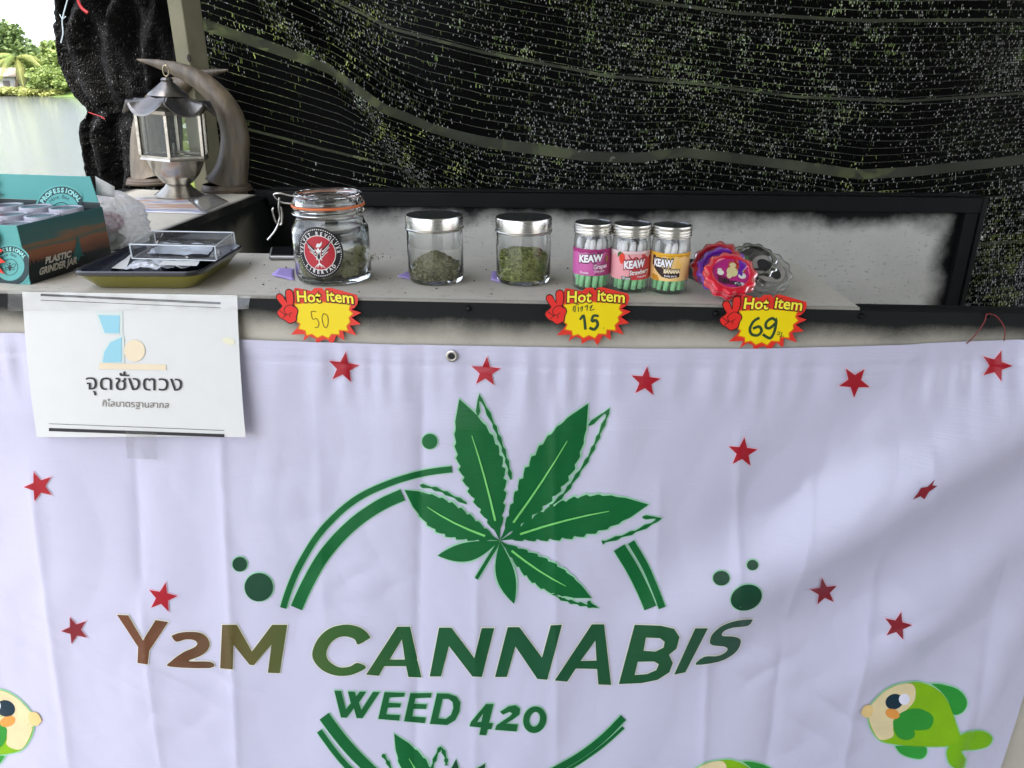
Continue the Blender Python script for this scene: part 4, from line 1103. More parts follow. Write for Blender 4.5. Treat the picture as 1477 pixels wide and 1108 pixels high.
# ================================================================== jars on the shelf
GLASS = mat("jar_glass", (0.97, 0.99, 0.985), 0.0, var=0, trans=1.0, ior=1.47)
def metal_mat(name, rgb, rough, scale=(3, 3, 400)):
    m, nt, b, out = new_mat(name); pos = geo_pos(nt)
    mp = N(nt, "ShaderNodeMapping"); mp.inputs["Scale"].default_value = scale; nt.links.new(pos, mp.inputs[0])
    f = noise_n(nt, 1.0, 3, mp.outputs[0])
    nt.links.new(mixc(nt, f, tuple(v * 0.85 for v in rgb), rgb), b.inputs["Base Color"])
    b.inputs["Metallic"].default_value = 1.0
    nt.links.new(math_n(nt, 'ADD', rough, math_n(nt, 'MULTIPLY', f, 0.1)), b.inputs["Roughness"]); MATS[name] = m; return m
STEEL = metal_mat("brushed_steel", (0.72, 0.70, 0.66), 0.22)
LIDTOP = mat("lid_top_dark_steel", (0.16, 0.165, 0.175), 0.22, metal=0.9, var=0.2, scale=60)
WIRE = mat("steel_wire", (0.62, 0.60, 0.56), 0.25, metal=1.0, var=0.1)
def base_at(px, py_front, rpx):
    p = Pz(px, py_front, ZS); r = rpx * (p - CAM).dot(FW) / FPX
    c = Vector((p.x, p.y + r, ZS)); r = rpx * (c - CAM).dot(FW) / FPX
    return Vector((p.x, p.y + r, ZS)), r
def zat(px, py, c): return Py(px, py, c.y).z
def cyl_map(c, r, ang0=0.0):
    return lambda x, y, h: Vector((c.x + (r + h) * math.sin(x / r + ang0), c.y - (r + h) * math.cos(x / r + ang0), c.z + y))
def glass_jar(parent, c, r, h, wall=0.0025, neck=None, m_=GLASS, name="glass_body", foot=0.007):
    o_ = [(0.0005, 0.0012), (r * 0.80, 0.0008), (r * 0.93, 0.0015), (r * 0.985, 0.006), (r, 0.014), (r, h * 0.93), (r * 0.985, h * 0.965), (r * 0.94, h)]
    i_ = [(r * 0.94 - wall, h), (r - wall * 1.3, h * 0.95), (r - wall, h * 0.91), (r - wall, 0.016), (r * 0.93 - wall, foot + 0.001), (r * 0.7, foot), (0.0005, foot)]
    if neck: o_, i_ = neck
    g = G(); g.lathe(o_ + i_, c, 64); return g.build(name, m_, parent, ang=50)

def flakes(rng, c, r, h0, hm, n, cols, size, name, label, m_, cat="dried herb"):
    """crumbled herb filling a jar up to a heap"""
    vs, fs = [], []
    def top(x, y):
        d = math.hypot(x, y) / r
        return h0 + hm * max(0, 1 - (d * 1.05) ** 1.6) + 0.004 * noise.noise(Vector((x * 60, y * 60, h0 * 50)))
    for i in range(n):
        a = rng.uniform(0, 6.283); k = rng.random()
        if k < 0.5: rr = r * rng.uniform(0.93, 1.0); x, y = rr * math.cos(a), rr * math.sin(a); z = rng.uniform(0, top(x, y))
        else: rr = r * math.sqrt(rng.random()); x, y = rr * math.cos(a), rr * math.sin(a); z = top(x, y) - rng.random() * 0.004
        s = size * rng.uniform(0.5, 1.5)
        t_ = Vector((rng.gauss(0, 1), rng.gauss(0, 1), rng.gauss(0, .7))).normalized(); u_ = t_.orthogonal().normalized() * s * rng.uniform(0.2, 0.45); w_ = t_.cross(u_).normalized() * s * 0.25
        p = c + Vector((x, y, max(z, s * 0.4))); k0 = len(vs)
        vs += [p - t_ * s * 0.5, p + u_, p + t_ * s * 0.5, p - u_ + w_]; fs += [(k0, k0+1, k0+2), (k0, k0+2, k0+3)]
    # dense core so that nothing shows through
    k0 = len(vs); NR, NS = 8, 40
    for i in range(NR + 1):
        for j in range(NS):
            rr = r * 0.94 * i / NR + 1e-5; a = 6.2832 * j / NS; x, y = rr * math.cos(a), rr * math.sin(a)
            vs.append(c + Vector((x, y, top(x, y) - 0.002)))
    for i in range(NR):
        for j in range(NS): fs.append((k0+i*NS+j, k0+(i+1)*NS+j, k0+(i+1)*NS+(j+1) % NS, k0+i*NS+(j+1) % NS))
    k1 = len(vs)
    for j in range(NS):
        a = 6.2832 * j / NS; vs.append(c + Vector((r * 0.94 * math.cos(a), r * 0.94 * math.sin(a), 0)))
    for j in range(NS): fs.append((k0+NR*NS+j, k1+j, k1+(j+1) % NS, k0+NR*NS+(j+1) % NS))
    fs.append(tuple(range(k1, k1 + NS))[::-1])
    g = G(); g.add(vs, fs)
    return tagp(g.build(name, m_, None, smooth=False), label, cat, kind="stuff")

def herb_mat(name, a, b_, c_):
    m, nt, bs, out = new_mat(name); gi = N(nt, "ShaderNodeNewGeometry")
    cr = N(nt, "ShaderNodeValToRGB"); nt.links.new(gi.outputs["Random Per Island"], cr.inputs[0])
    cr.color_ramp.elements[0].color = col4(a); cr.color_ramp.elements[1].color = col4(b_); cr.color_ramp.elements.new(0.55).color = col4(c_)
    nt.links.new(mixc(nt, math_n(nt, 'MULTIPLY', noise_n(nt, 260, 4, gi.outputs["Position"]), 0.5), cr.outputs[0], tuple(v * 0.4 for v in a)), bs.inputs["Base Color"])
    bs.inputs["Roughness"].default_value = 0.85; MATS[name] = m; return m
HERB_OL = herb_mat("herb_olive", (0.188, 0.188, 0.088), (0.625, 0.562, 0.338), (0.388, 0.375, 0.188))
HERB_GR = herb_mat("herb_green", (0.200, 0.237, 0.050), (0.650, 0.675, 0.237), (0.425, 0.463, 0.125))
HERB_BD = herb_mat("herb_bud", (0.138, 0.138, 0.069), (0.500, 0.438, 0.237), (0.300, 0.300, 0.138))

def lidded_jar(px, pyf, rpx, y_lid_bot, y_lid_top, label, flabel, hm, h0, m_, seed):
    c, r = base_at(px, pyf, rpx)
    zt_front = lambda py: Py(px, py, c.y - r).z
    zb, zt = zt_front(y_lid_bot) - ZS, zt_front(y_lid_top) - ZS
    j = thing("storage_jar", c, label, "jar", "lidded glass jars")
    glass_jar(j, c, r, zb + 0.006)
    g = G(); rl = r * 1.02
    g.lathe([(r * 0.9, zb), (rl * 1.02, zb - 0.0006), (rl * 1.025, zb + 0.001), (rl * 1.0, zb + 0.002), (rl, zt - 0.0022), (rl * 0.985, zt - 0.0006), (rl * 0.965, zt - 0.0002)], c, 64)
    lid = g.build("lid", STEEL, j, ang=40)
    g = G(); g.lathe([(rl * 0.965, zt - 0.0002), (rl * 0.945, zt - 0.0008), (rl * 0.5, zt - 0.0009), (0.0004, zt - 0.0009)], c, 64); g.build("lid_top", LIDTOP, lid)
    g = G(); g.lathe([(r * 0.93, zb - 0.0016), (r * 0.985, zb - 0.0018), (r * 0.985, zb - 0.0004), (r * 0.93, zb - 0.0004)], c, 64); g.build("seal", mat("clear_seal", (0.35, 0.33, 0.28), 0.4), lid)
    flakes(random.Random(seed), c + Vector((0, 0, 0.0075)), r - 0.0042, h0, hm, 5200, None, 0.0042, "ground_herb", flabel, m_)
    return c, r
lidded_jar(623, 414, 39.5, 336, 316, "glass jar with steel lid, left of two, heaped with brownish herb", "brownish green crumbled herb heaped to a peak in the left lidded jar", 0.022, 0.013, HERB_OL, 31)
lidded_jar(752.5, 415, 38.8, 340, 319, "glass jar with steel lid, right of two, holding yellow green herb", "yellow green crumbled herb filling the right lidded jar halfway", 0.008, 0.033, HERB_GR, 32)

# ---- clip-top jar
c, r = base_at(467, 415, 53.5)
zf = lambda py: Py(467, py, c.y - r).z - ZS
zsh, zn0, zn1 = zf(334), zf(322), zf(311)
ztop = zf(285)
rn = r * 0.86
cj = thing("clip_top_jar", c, "large clip-top glass jar with round black and red sticker", "jar")
wall = 0.003
o_ = [(0.0005, 0.0015), (r*.80, 0.001), (r*.95, 0.003), (r, 0.012), (r, zsh - .010), (r*.985, zsh - .003), (r*.93, zsh + .002), (rn, zn0 - .001), (rn, zn0 + .003), (rn*1.05, zn0 + .005), (rn*1.05, zn0 + .008), (rn, zn1), (rn*1.06, zn1 + .002), (rn*1.06, zn1 + .005)]
i_ = [(rn - wall, zn1 + .005), (rn - wall, zn0), (r*.93 - wall, zsh - .002), (r - wall, zsh - .010), (r - wall, 0.014), (r*.94 - wall, 0.008), (0.0005, 0.008)]
glass_jar(cj, c, r, 0, neck=(o_, i_))
g = G(); g.lathe([(rn*.9, zn1 + .0055), (rn*1.09, zn1 + .0055), (rn*1.10, zn1 + .007), (rn*1.09, zn1 + .0085), (rn*.9, zn1 + .0085)], c, 56, closed=True); g.build("rubber_gasket", mat("orange_rubber", lin((214, 112, 62)), 0.5), cj)
za = zn1 + .009
g = G(); g.lathe([(rn*.90, za - .008), (rn*.90, za), (rn*1.06, za + .0002), (rn*1.07, za + .003), (rn*1.03, za + .006), (rn*.98, za + .010), (rn*1.02, ztop - .004), (rn*1.0, ztop - .001), (rn*.94, ztop), (rn*.86, ztop - .004), (0.0005, ztop - .005),
                  (0.0005, ztop - .009), (rn*.82, ztop - .009), (rn*.84, za - .006), (rn*.87, za - .008)], c, 56); g.build("lid", GLASS, cj, ang=50)
w_ = G()
zb = lambda px, py: Py(px, py, c.y)
hoop = [c + Vector((rn*1.075*math.cos(a), rn*1.075*math.sin(a), zn0 + .0065)) for a in (2*math.pi*i/40 for i in range(41))]
w_.tube(hoop, 0.0012, 6)
for pts in ([(420,294),(404,291),(395,281),(404,279),(418,282),(430,284)], [(403,285),(402,300),(404,312),(402,322),(406,323),(407,308),(405,298)], [(395,300),(393,304),(397,318),(400,323)], [(402,322),(396,334),(386,346)],
            [(505,284),(512,290),(524,300),(523,305),(517,303)], [(508,288),(516,297),(521,304)], [(512,302),(517,304),(523,302)]):
    w_.tube([zb(x, y) for x, y in catmull(pts, 4)], 0.0013, 6)
w_.build("wire_clasp", WIRE, cj)
# sticker
SBLK = ink("sticker_black", (22, 22, 24), 0.45); SRED = ink("sticker_red", (176, 40, 52), 0.45); SWHT = ink("sticker_white", (226, 224, 222), 0.5)
cc = Vector((c.x, c.y, ZS + (zf(365) + 0.0)))
rot0 = -0.04
cm = cyl_map(cc, r + 0.0004, rot0)
rs = 33.0 * (c - CAM).dot(FW) / FPX
k = rs / 33.0
st = decal("sticker", shape_poly([ellipse(0, 0, rs, rs * 1.06, 0, 48)]), cm, SBLK, cj, 0.0002, 0.004)
sub = lambda nm, shp, m_, h: decal(nm, shp, cm, m_, st, h, 0.004)
sub("sticker_disc", shape_poly([ellipse(0, -.0 * k, 22 * k, 23 * k, 0, 40)]), SRED, 0.0005)
sub("sticker_ring", shape_stroke([(x, y) for x, y in ellipse(0, 0, 22.4 * k, 23.4 * k, 0, 48)], 0.9 * k, closed=True), SWHT, 0.0007)
for i in range(64):
    a = 2 * math.pi * i / 64
    pass
sub("sticker_rim", merge(*[shape_stroke([(29.3*k*math.cos(a), 31*k*math.sin(a)), (30.6*k*math.cos(a), 32.4*k*math.sin(a))], 1.3*k) for a in (2*math.pi*i/64 for i in range(64))]), SWHT, 0.0005)
sub("lettering", arc_text("VELVET REVOLVER", 0, 0, 24.0 * k, -95, 95, 4.6 * k, 0.03, down=False, wide=0.85), SWHT, 0.0007)
sub("lettering", arc_text("LIBERTAD", 0, 0, 28.6 * k, 232, 128, 4.6 * k, 0.03, inward=True, down=False, wide=0.9), SWHT, 0.0007)
for sg in (-1, 1):
    for q_ in range(6):
        a = 0.5 + 0.17 * q_
        sub("wing_feather", shape_stroke([(sg*(3.5 + q_*.4)*k, (-6 + q_*2.0)*k), (sg*(8 + q_*1.2)*k, (-1 + q_*2.6)*k), (sg*(13 + q_*1.0)*k, (2 + q_*3.2)*k)], [2.0*k, 1.6*k, 0.5*k]), SWHT if q_ % 2 == 0 else SBLK, 0.0009 + 0.0001*q_)
sub("emblem_body", shape_poly([[(-4*k,-10*k),(-2*k,0),(-5*k,6*k),(-2*k,4*k),(0,8*k),(2*k,4*k),(5*k,7*k),(2.5*k,0),(4*k,-10*k),(1*k,-8*k),(0,-16*k),(-1.5*k,-8*k)]]), SWHT, 0.0017)
sub("emblem_chest", shape_poly([[(-2*k,-6*k),(-1*k,1*k),(0,-2*k),(1.4*k,2*k),(2*k,-6*k),(0,-9*k)]]), SBLK, 0.0020)
sub("emblem_tail", merge(*[shape_stroke([(0, -14*k), (dx*k, -20*k)], [1.8*k, 0.6*k]) for dx in (-7, -3, 3, 7)]), SWHT, 0.0014)
sub("emblem_head", shape_poly([[(-3*k,8*k),(-1*k,13*k),(3*k,13*k),(6*k,16*k),(5*k,11*k),(2*k,8*k)]]), SWHT, 0.0018)
# buds inside
rng = random.Random(77)
bm = bmesh.new(); bmesh.ops.create_icosphere(bm, subdivisions=3, radius=1.0)
bud_meshes = []
for q_ in range(4):
    b2 = bm.copy()
    for v in b2.verts:
        n = v.co.normalized()
        d = 1 + 0.30 * noise.noise(n * 2.2 + Vector((q_ * 5, 0, 0))) + 0.26 * abs(noise.noise(n * 6 + Vector((0, q_ * 7, 0)))) + 0.12 * noise.noise(n * 14)
        v.co = Vector((n.x * d, n.y * d, n.z * d * 0.8))
    fl = []
    for v in list(b2.verts)[::2]:
        n = v.co.normalized(); t_ = (n + Vector((rng.gauss(0, .7), rng.gauss(0, .7), rng.gauss(0, .7)))).normalized(); u_ = t_.orthogonal().normalized() * 0.07
        p = v.co.copy(); fl.append([p - u_, p + t_ * 0.26, p + u_])
    for tri in fl: b2.faces.new([b2.verts.new(p) for p in tri])
    me = bpy.data.meshes.new("herb_bud"); b2.to_mesh(me); b2.free(); me.materials.append(HERB_BD); bud_meshes.append(me)
bm.free()
ri = r - wall - 0.0015
spots = []
for lay, (nn, zz0) in enumerate(((15, 0.0165), (12, 0.030), (7, 0.043))):
    for i in range(nn):
        a = 2 * math.pi * i / nn + lay * 0.4 + rng.uniform(-.15, .15); rr = ri * (0.80 if i % 4 else 0.40)
        x, y = rr * math.cos(a), rr * math.sin(a)
        if lay > 0 and x < ri * (0.15 + 0.25 * (lay - 1)): 
            if not (lay == 1 and i % 3 == 0): continue
        spots.append((x, y, zz0 + rng.uniform(-.002, .002)))
for i, (x, y, z) in enumerate(spots):
    o = bpy.data.objects.new("herb_bud", bud_meshes[i % 4]); COL.objects.link(o)
    s = min(rng.uniform(0.0085, 0.0115), ri - math.hypot(x, y)) if math.hypot(x, y) < ri else 0.009
    s = max(s, 0.0075)
    kk = min(1.0, (ri - s * 1.25) / max(1e-4, math.hypot(x, y)))
    o.location = (c.x + x * kk, c.y + y * kk, ZS + max(z, 0.0085 + s)); o.scale = (s, s, s); o.rotation_euler = (rng.uniform(0, 6), rng.uniform(0, 6), rng.uniform(0, 6))
    tagp(o, "dried green brown herb bud lying in the clip-top jar", "dried bud", "dried buds in the clip-top jar")

# ---- three tube jars of paper cones
PET = thin_clear("clear_plastic_tube", (0.98, 0.985, 0.98), 0.05, body=0.03, edge=0.6)
ALU = metal_mat("screw_cap_aluminium", (0.78, 0.76, 0.71), 0.25)
CONE_W = mat("cone_paper_white", (0.80, 0.80, 0.79), 0.7, var=0.08)
def cone_mat():
    m, nt, b, out = new_mat("cone_tip_green"); nt.links.new(mixc(nt, noise_n(nt, 120, 3, geo_pos(nt)), lin((150, 242, 165)), lin((192, 250, 196))), b.inputs["Base Color"]); b.inputs["Roughness"].default_value = 0.5; return m
CONE_G = cone_mat()
def cone_mesh(L, r0, r1):
    g = G(); g.tube([Vector((0, 0, 0)), Vector((0, 0, L * 0.34)), Vector((0, 0, L * 0.345)), Vector((0, 0, L * 0.9)), Vector((0, 0, L))], [r0, r0 * 1.25, r0 * 1.27, r1, r1 * 0.55], 10)
    me = bpy.data.meshes.new("paper_cone"); me.from_pydata(g.v, [], g.f); me.materials.append(CONE_G); me.materials.append(CONE_W)
    for p in me.polygons:
        if p.center.z > L * 0.342: p.material_index = 1
    me.shade_smooth(); return me
def tube_jar(px, pyf, rpx, y_lb, y_lt, y_l0, y_l1, label, clabel, painter, seed):
    c, r = base_at(px, pyf, rpx); fz = lambda py: Py(px, py, c.y - r).z - ZS
    zb, zt = fz(y_lb), fz(y_lt)
    j = thing("tube_jar", c, label, "jar", "small tube jars of paper cones")
    g = G(); g.lathe([(0.0004, 0.0012), (r*.85, 0.0010), (r*.97, 0.003), (r, 0.007), (r, zb - .008), (r*.96, zb - .003), (r*.93, zb + .002)], c, 48)
    g.build("clear_body", PET, j, ang=50)
    prof = [(r*.9, zb), (r*.985, zb)]
    nrib = 3
    for i in range(nrib):
        z0 = zb + (zt - zb) * (0.04 + 0.72 * i / nrib); z1 = zb + (zt - zb) * (0.04 + 0.72 * (i + 1) / nrib)
        prof += [(r*.985, z0), (r*1.03, z0 * .7 + z1 * .3), (r*1.03, z0 * .35 + z1 * .65), (r*.985, z1)]
    prof += [(r*1.0, zt - .0022), (r*.985, zt - .0004), (r*.955, zt)]
    g = G(); g.lathe(prof, c, 48); lid = g.build("screw_cap", ALU, j, ang=30)
    g = G(); g.lathe([(r*.955, zt), (r*.93, zt - .0012), (0.0004, zt - .0012)], c, 48); g.build("cap_top", LIDTOP, lid)
    zl0, zl1 = fz(y_l0), fz(y_l1)
    painter(j, Vector((c.x, c.y, ZS + (zl0 + zl1) / 2)), r, zl0 - zl1)
    rng = random.Random(seed); L = (zb - 0.006) * 0.93
    me = cone_mesh(L, 0.0034, 0.0046)
    n = 15
    for i in range(n):
        rr = 0.66 * r if i < 12 else 0.25 * r; a = 2 * math.pi * i / (12 if i < 12 else 3) + 0.2
        p0_ = Vector((c.x + rr * 1.1 * math.cos(a), c.y + rr * 1.1 * math.sin(a), ZS + 0.0055))
        tw_ = rng.uniform(0.25, 0.75) if rng.random() < .8 else -0.3; r2 = 0.66 * r if i < 12 else 0.2 * r
        p1_ = Vector((c.x + r2 * math.cos(a + tw_), c.y + r2 * math.sin(a + tw_), ZS + 0.0055 + L * rng.uniform(0.93, 1.0)))
        o = bpy.data.objects.new("paper_cone", me); COL.objects.link(o); o.location = p0_
        o.rotation_euler = (p1_ - p0_).to_track_quat('Z', 'Y').to_euler(); tagp(o, clabel, "paper cone", "paper cones in the tube jars")
    return j
WHT = ink("label_white", (244, 242, 244), 0.4); DPUR = ink("label_dark_purple", (96, 20, 70), 0.4); BRN = ink("label_brown_black", (52, 30, 28), 0.4); DRED = ink("label_dark_red", (150, 22, 36), 0.4)
def label_base(j, cc, r, h, m_, drip_m, drip_seed):
    cm = cyl_map(cc, r + 0.0005, 0); hw = r * 1.75
    lb_ = decal("label", shape_poly([[(-hw, -h/2), (hw, -h/2), (hw, h/2), (-hw, h/2)]]), cm, m_, j, 0.0001, 0.0035)
    rng = random.Random(drip_seed); pts = [(-hw, h/2), (hw, h/2)]
    x = hw
    n = 13
    for i in range(n + 1):
        xx = hw - 2 * hw * i / n; pts.append((xx, h/2 - h * (0.10 + (0.16 * rng.random() if i % 2 else 0.0))))
    decal("label_drips", shape_poly([pts]), cm, drip_m, lb_, 0.0004, 0.0035)
    sub = lambda nm, shp, m2, hh: decal(nm, shp, cm, m2, lb_, hh, 0.0035)
    return sub, r, h
def word(sub, txt, x0, y0, x1, size, m_, mo, bold=0.05, slope=0.0):
    sub("lettering_outline", fit_text(txt, x0 - size*.10, y0 - size*.06, x1 + size*.10, size * 1.14, bold + 0.06, slope=slope, down=False), mo, 0.0009)
    sub("lettering", fit_text(txt, x0, y0, x1, size, bold, slope=slope, down=False), m_, 0.0013)
def grape(j, cc, r, h):
    sub, r, h = label_base(j, cc, r, h, ink("label_magenta", (206, 104, 168), 0.4), ink("label_purple", (168, 52, 118), 0.4), 1)
    sub("label_shade", shape_poly([[(0.1*r,-h*.5),(r*1.7,-h*.5),(r*1.7,h*.35),(0.75*r,h*.3),(0.4*r,-.1*h)]]), ink("label_plum", (166, 64, 122), 0.4), 0.0003)
    word(sub, "KEAW", -0.72*r, 0.00*h, 0.52*r, 0.25*h, WHT, DPUR, slope=0.08)
    word(sub, "Grapes", 0.05*r, -0.24*h, 0.80*r, 0.17*h, ink("label_pink_white", (246, 220, 236), 0.4), DPUR, 0.03, 0.08)
    sub("small_lettering", fit_text("fruity party", 0.12*r, -0.37*h, 0.66*r, 0.075*h, 0.01, slope=0.06, down=False), WHT, 0.0009)
    sub("small_lettering", fit_text("10 cones", -0.66*r, -0.43*h, -0.20*r, 0.09*h, 0.02, down=False), WHT, 0.0009)
    sub("small_lettering", fit_text("natural", -0.78*r, 0.27*h, -0.28*r, 0.10*h, 0.01, down=False), ink("label_soft_pink", (230, 170, 205), 0.4), 0.0009)
    for x, y in ((.78, .22), (.86, .16), (.74, .12), (.82, .06)): sub("grape", shape_poly([ellipse(x*r, y*h, .07*r, .06*h, 0, 14)]), ink("label_gold", (150, 110, 70), 0.4), 0.0009)
def straw(j, cc, r, h):
    sub, r, h = label_base(j, cc, r, h, ink("label_pink", (240, 168, 172), 0.4), ink("label_rose", (236, 205, 205), 0.4), 2)
    sub("label_shade", shape_poly([[(-.15*r,-h*.5),(r*1.7,-h*.5),(r*1.7,h*.5),(0.45*r,h*.48),(0.6*r,0.1*h),(-.1*r,-.1*h)]]), ink("label_red", (208, 66, 70), 0.4), 0.0003)
    st_ = [(-.62,.42),(-.52,.44),(-.42,.38),(-.38,.25),(-.45,.10),(-.56,.05),(-.66,.14),(-.70,.30)]
    sub("strawberry", shape_poly([catmull([(x*r, y*h) for x, y in st_ + [st_[0]]], 3)[:-1]]), ink("berry_red", (226, 62, 40), 0.4), 0.0007)
    sub("berry_leaf", shape_poly([[(-.80*r,.42*h),(-.66*r,.48*h),(-.50*r,.44*h),(-.62*r,.38*h),(-.78*r,.26*h)]]), ink("berry_leaf_green", (62, 100, 50), 0.4), 0.0009)
    sub("splash", shape_stroke(catmull([(-.2*r,.38*h),(.0,.22*h),(.2*r,.30*h),(.45*r,.12*h)], 4), .05*r), DRED, 0.0007)
    word(sub, "KEAW", -0.40*r, -0.10*h, 0.68*r, 0.25*h, WHT, DRED, slope=0.10)
    word(sub, "Strawberry", -0.10*r, -0.33*h, 0.98*r, 0.16*h, ink("label_cream", (250, 236, 230), 0.4), DRED, 0.03, 0.12)
    sub("small_lettering", fit_text("fruity party", 0.30*r, -0.42*h, 0.85*r, 0.075*h, 0.01, slope=0.08, down=False), WHT, 0.0009)
    sub("badge", shape_poly([[(-.52*r,-.50*h),(-.02*r,-.50*h),(-.02*r,-.38*h),(-.52*r,-.38*h)]]), ink("label_badge_green", (70, 96, 60), 0.4), 0.0006)
    sub("small_lettering", fit_text("10 pcs", -0.47*r, -0.48*h, -0.06*r, 0.09*h, 0.02, down=False), WHT, 0.0010)
def banana(j, cc, r, h):
    sub, r, h = label_base(j, cc, r, h, ink("label_peach", (240, 200, 130), 0.4), ink("label_amber", (232, 176, 50), 0.4), 3)
    bb = [(-1.15,.50),(-.98,.48),(-.92,.30),(-.70,.10),(-.40,-.08),(.30,-.10),(.45,.0),(.42,-.35),(-.10,-.40),(-.50,-.35),(-.85,-.15),(-1.15,.05)]
    sub("banana_shape", shape_poly([[(x*r, y*h) for x, y in bb]]), BRN, 0.0003)
    sub("flower", shape_poly([[(.18*r,.12*h),(.30*r,.38*h),(.40*r,.12*h),(.60*r,.20*h),(.48*r,-.06*h),(.20*r,-.06*h)]]), ink("label_straw", (236, 190, 96), 0.4), 0.0007)
    word(sub, "KEAW", -0.98*r, 0.02*h, 0.02*r, 0.25*h, WHT, BRN, slope=0.0)
    word(sub, "BANANA", -0.40*r, -0.20*h, 0.42*r, 0.13*h, ink("label_pale_yellow", (250, 232, 190), 0.4), BRN, 0.05)
    sub("small_lettering", fit_text("fruity party", -0.36*r, -0.34*h, 0.28*r, 0.075*h, 0.01, down=False), WHT, 0.0009)
    sub("patch", shape_poly([[(-1.1*r,-.5*h),(-.62*r,-.5*h),(-.75*r,-.32*h),(-1.1*r,-.28*h)]]), ink("label_ochre", (204, 140, 40), 0.4), 0.0007)
tube_jar(853, 422, 26.6, 341, 325, 360, 398, "tube jar with purple grape label, leftmost of the three tube jars", "green tipped white paper cone in the purple labelled tube jar", grape, 1)
tube_jar(909, 425, 27.0, 344, 327, 363, 404, "tube jar with pink strawberry label, middle of the three tube jars", "green tipped white paper cone in the pink labelled tube jar", straw, 2)
tube_jar(966, 427, 27.0, 346, 329, 366, 406, "tube jar with yellow banana label, rightmost of the three tube jars", "green tipped white paper cone in the yellow labelled tube jar", banana, 3)

# ================================================================== round scalloped grinders
def plastic(name, rgb, rough=0.08, trans=0.75):
    return mat(name, rgb, rough, var=0.05, trans=trans, ior=1.46, spec=0.5)
G_RED = plastic("grinder_dark_red", (0.50, 0.01, 0.03), 0.1, 0.4); G_PUR = plastic("grinder_purple", (0.17, 0.015, 0.45), 0.1, 0.4); G_PNK = plastic("grinder_pink_red", (1.0, 0.02, 0.06), 0.1, 0.5)
G_SMK = plastic("grinder_smoke", (0.05, 0.055, 0.045), 0.08, 0.6); G_CLR = thin_clear("grinder_clear", (0.93, 0.935, 0.92), 0.06, body=0.06, edge=0.5)
def grinder(px, py, hz, rpx, normal, m_, label, face_rgb, art, spin=0.0):
    c = Pz(px, py, ZS + hz); r = rpx * (c - CAM).dot(FW) / FPX
    n = Vector(normal).normalized(); M = Matrix.Translation(c) @ n.to_track_quat('Z', 'Y').to_matrix().to_4x4() @ Matrix.Rotation(spin, 4, 'Z')
    j = thing("herb_grinder", c - n * 0.012, label, "grinder", "scalloped plastic grinders")
    lob = lambda a, rr, z: 1 + (0.055 * math.cos(11 * a) if rr > r * 0.80 else 0)
    for nm, z0, z1 in (("lid", 0.0, -0.0085), ("base", -0.0100, -0.0185)):
        g = G(); g.lathe([(r * .70, z0 - .0035 if nm == "lid" else z0), (r * .73, z0 - .0005), (r * .80, z0), (r * .94, z0 - .0012), (r, z0 - .004), (r, z1 + .002), (r * .96, z1), (r * .6, z1), (0.0004, z1)], None, 110, M=M, rfun=lob); part = g.build(nm, m_, j, ang=50)
        if nm == "lid": lidp = part
    g = G(); g.lathe([(r * .88, -.0082), (r * .88, -.0104)], None, 40, M=M); g.build("collar", m_, j)
    mp = lambda x, y, h: M @ Vector((x, y, -0.0034 + h))
    f_ = decal("face_sticker", shape_poly([ellipse(0, 0, r * .70, r * .70, 0, 40)]), mp, ink("grinder_face_" + m_.name, face_rgb, 0.3, coat=0.5, var=0.25, scale=60), lidp, 0.0)
    return j, mp, f_, r
up_cam = Vector((-0.05, -0.80, 0.60))
j, mp, f_, r = grinder(1031, 376, 0.046, 35, (-0.38, -0.60, 0.70), G_RED, "dark red translucent grinder at the back of the coloured pile", (110, 40, 50), None)
j, mp, f_, r = grinder(1040, 383, 0.042, 35, (-0.28, -0.62, 0.73), G_PUR, "purple grinder between the dark red and the pink one", (90, 30, 120), None, 0.2)
j, mp, f_, r = grinder(1090, 374, 0.046, 33, (0.10, -0.60, 0.79), G_SMK, "smoke black grinder leaning behind the clear one", (60, 60, 56), None)
for rgb, pts in (((60, 130, 70), [(-.6,.0),(-.3,.35),(-.2,-.1)]), ((130, 60, 120), [(.0,.2),(.5,.3),(.3,-.05)])):
    decal("face_print", shape_poly([[(x*r, y*r) for x, y in pts]]), mp, ink("face_ink_%d" % rgb[0], rgb, .3), f_, .0004)
j, mp, f_, r = grinder(1110, 386, 0.037, 36, (0.22, -0.58, 0.78), G_CLR, "clear see-through grinder with a black blot on its lid", (150, 146, 140), None, 0.1)
decal("face_print", shape_poly([catmull([(x*r, y*r) for x, y in [(-.42,.10),(-.30,.45),(.0,.52),(.25,.30),(.42,-.05),(.35,-.45),(.05,-.55),(-.15,-.20),(-.42,.10)]], 4)[:-1]]), mp, INK, f_, .0004)
decal("face_print", shape_stroke([(-.66*r,.10*r),(-.30*r,.03*r)], .12*r), mp, INK, f_, .0006)
j, mp, f_, r = grinder(1055, 392, 0.038, 37, (0.03, -0.64, 0.77), G_PNK, "glossy pink red grinder at the front of the pile", (176, 30, 120), None)
decal("face_print", shape_poly([[(.0*r,.60*r),(.45*r,.45*r),(.62*r,.05*r),(.3*r,.0*r),(-.1*r,.25*r)]]), mp, ink("face_brick", (170, 66, 46), .3), f_, .0004)
decal("face_print", shape_poly([[(-.60*r,-.05*r),(-.25*r,-.15*r),(.0*r,-.45*r),(-.35*r,-.55*r)]]), mp, ink("face_plum", (110, 20, 70), .3), f_, .0004)
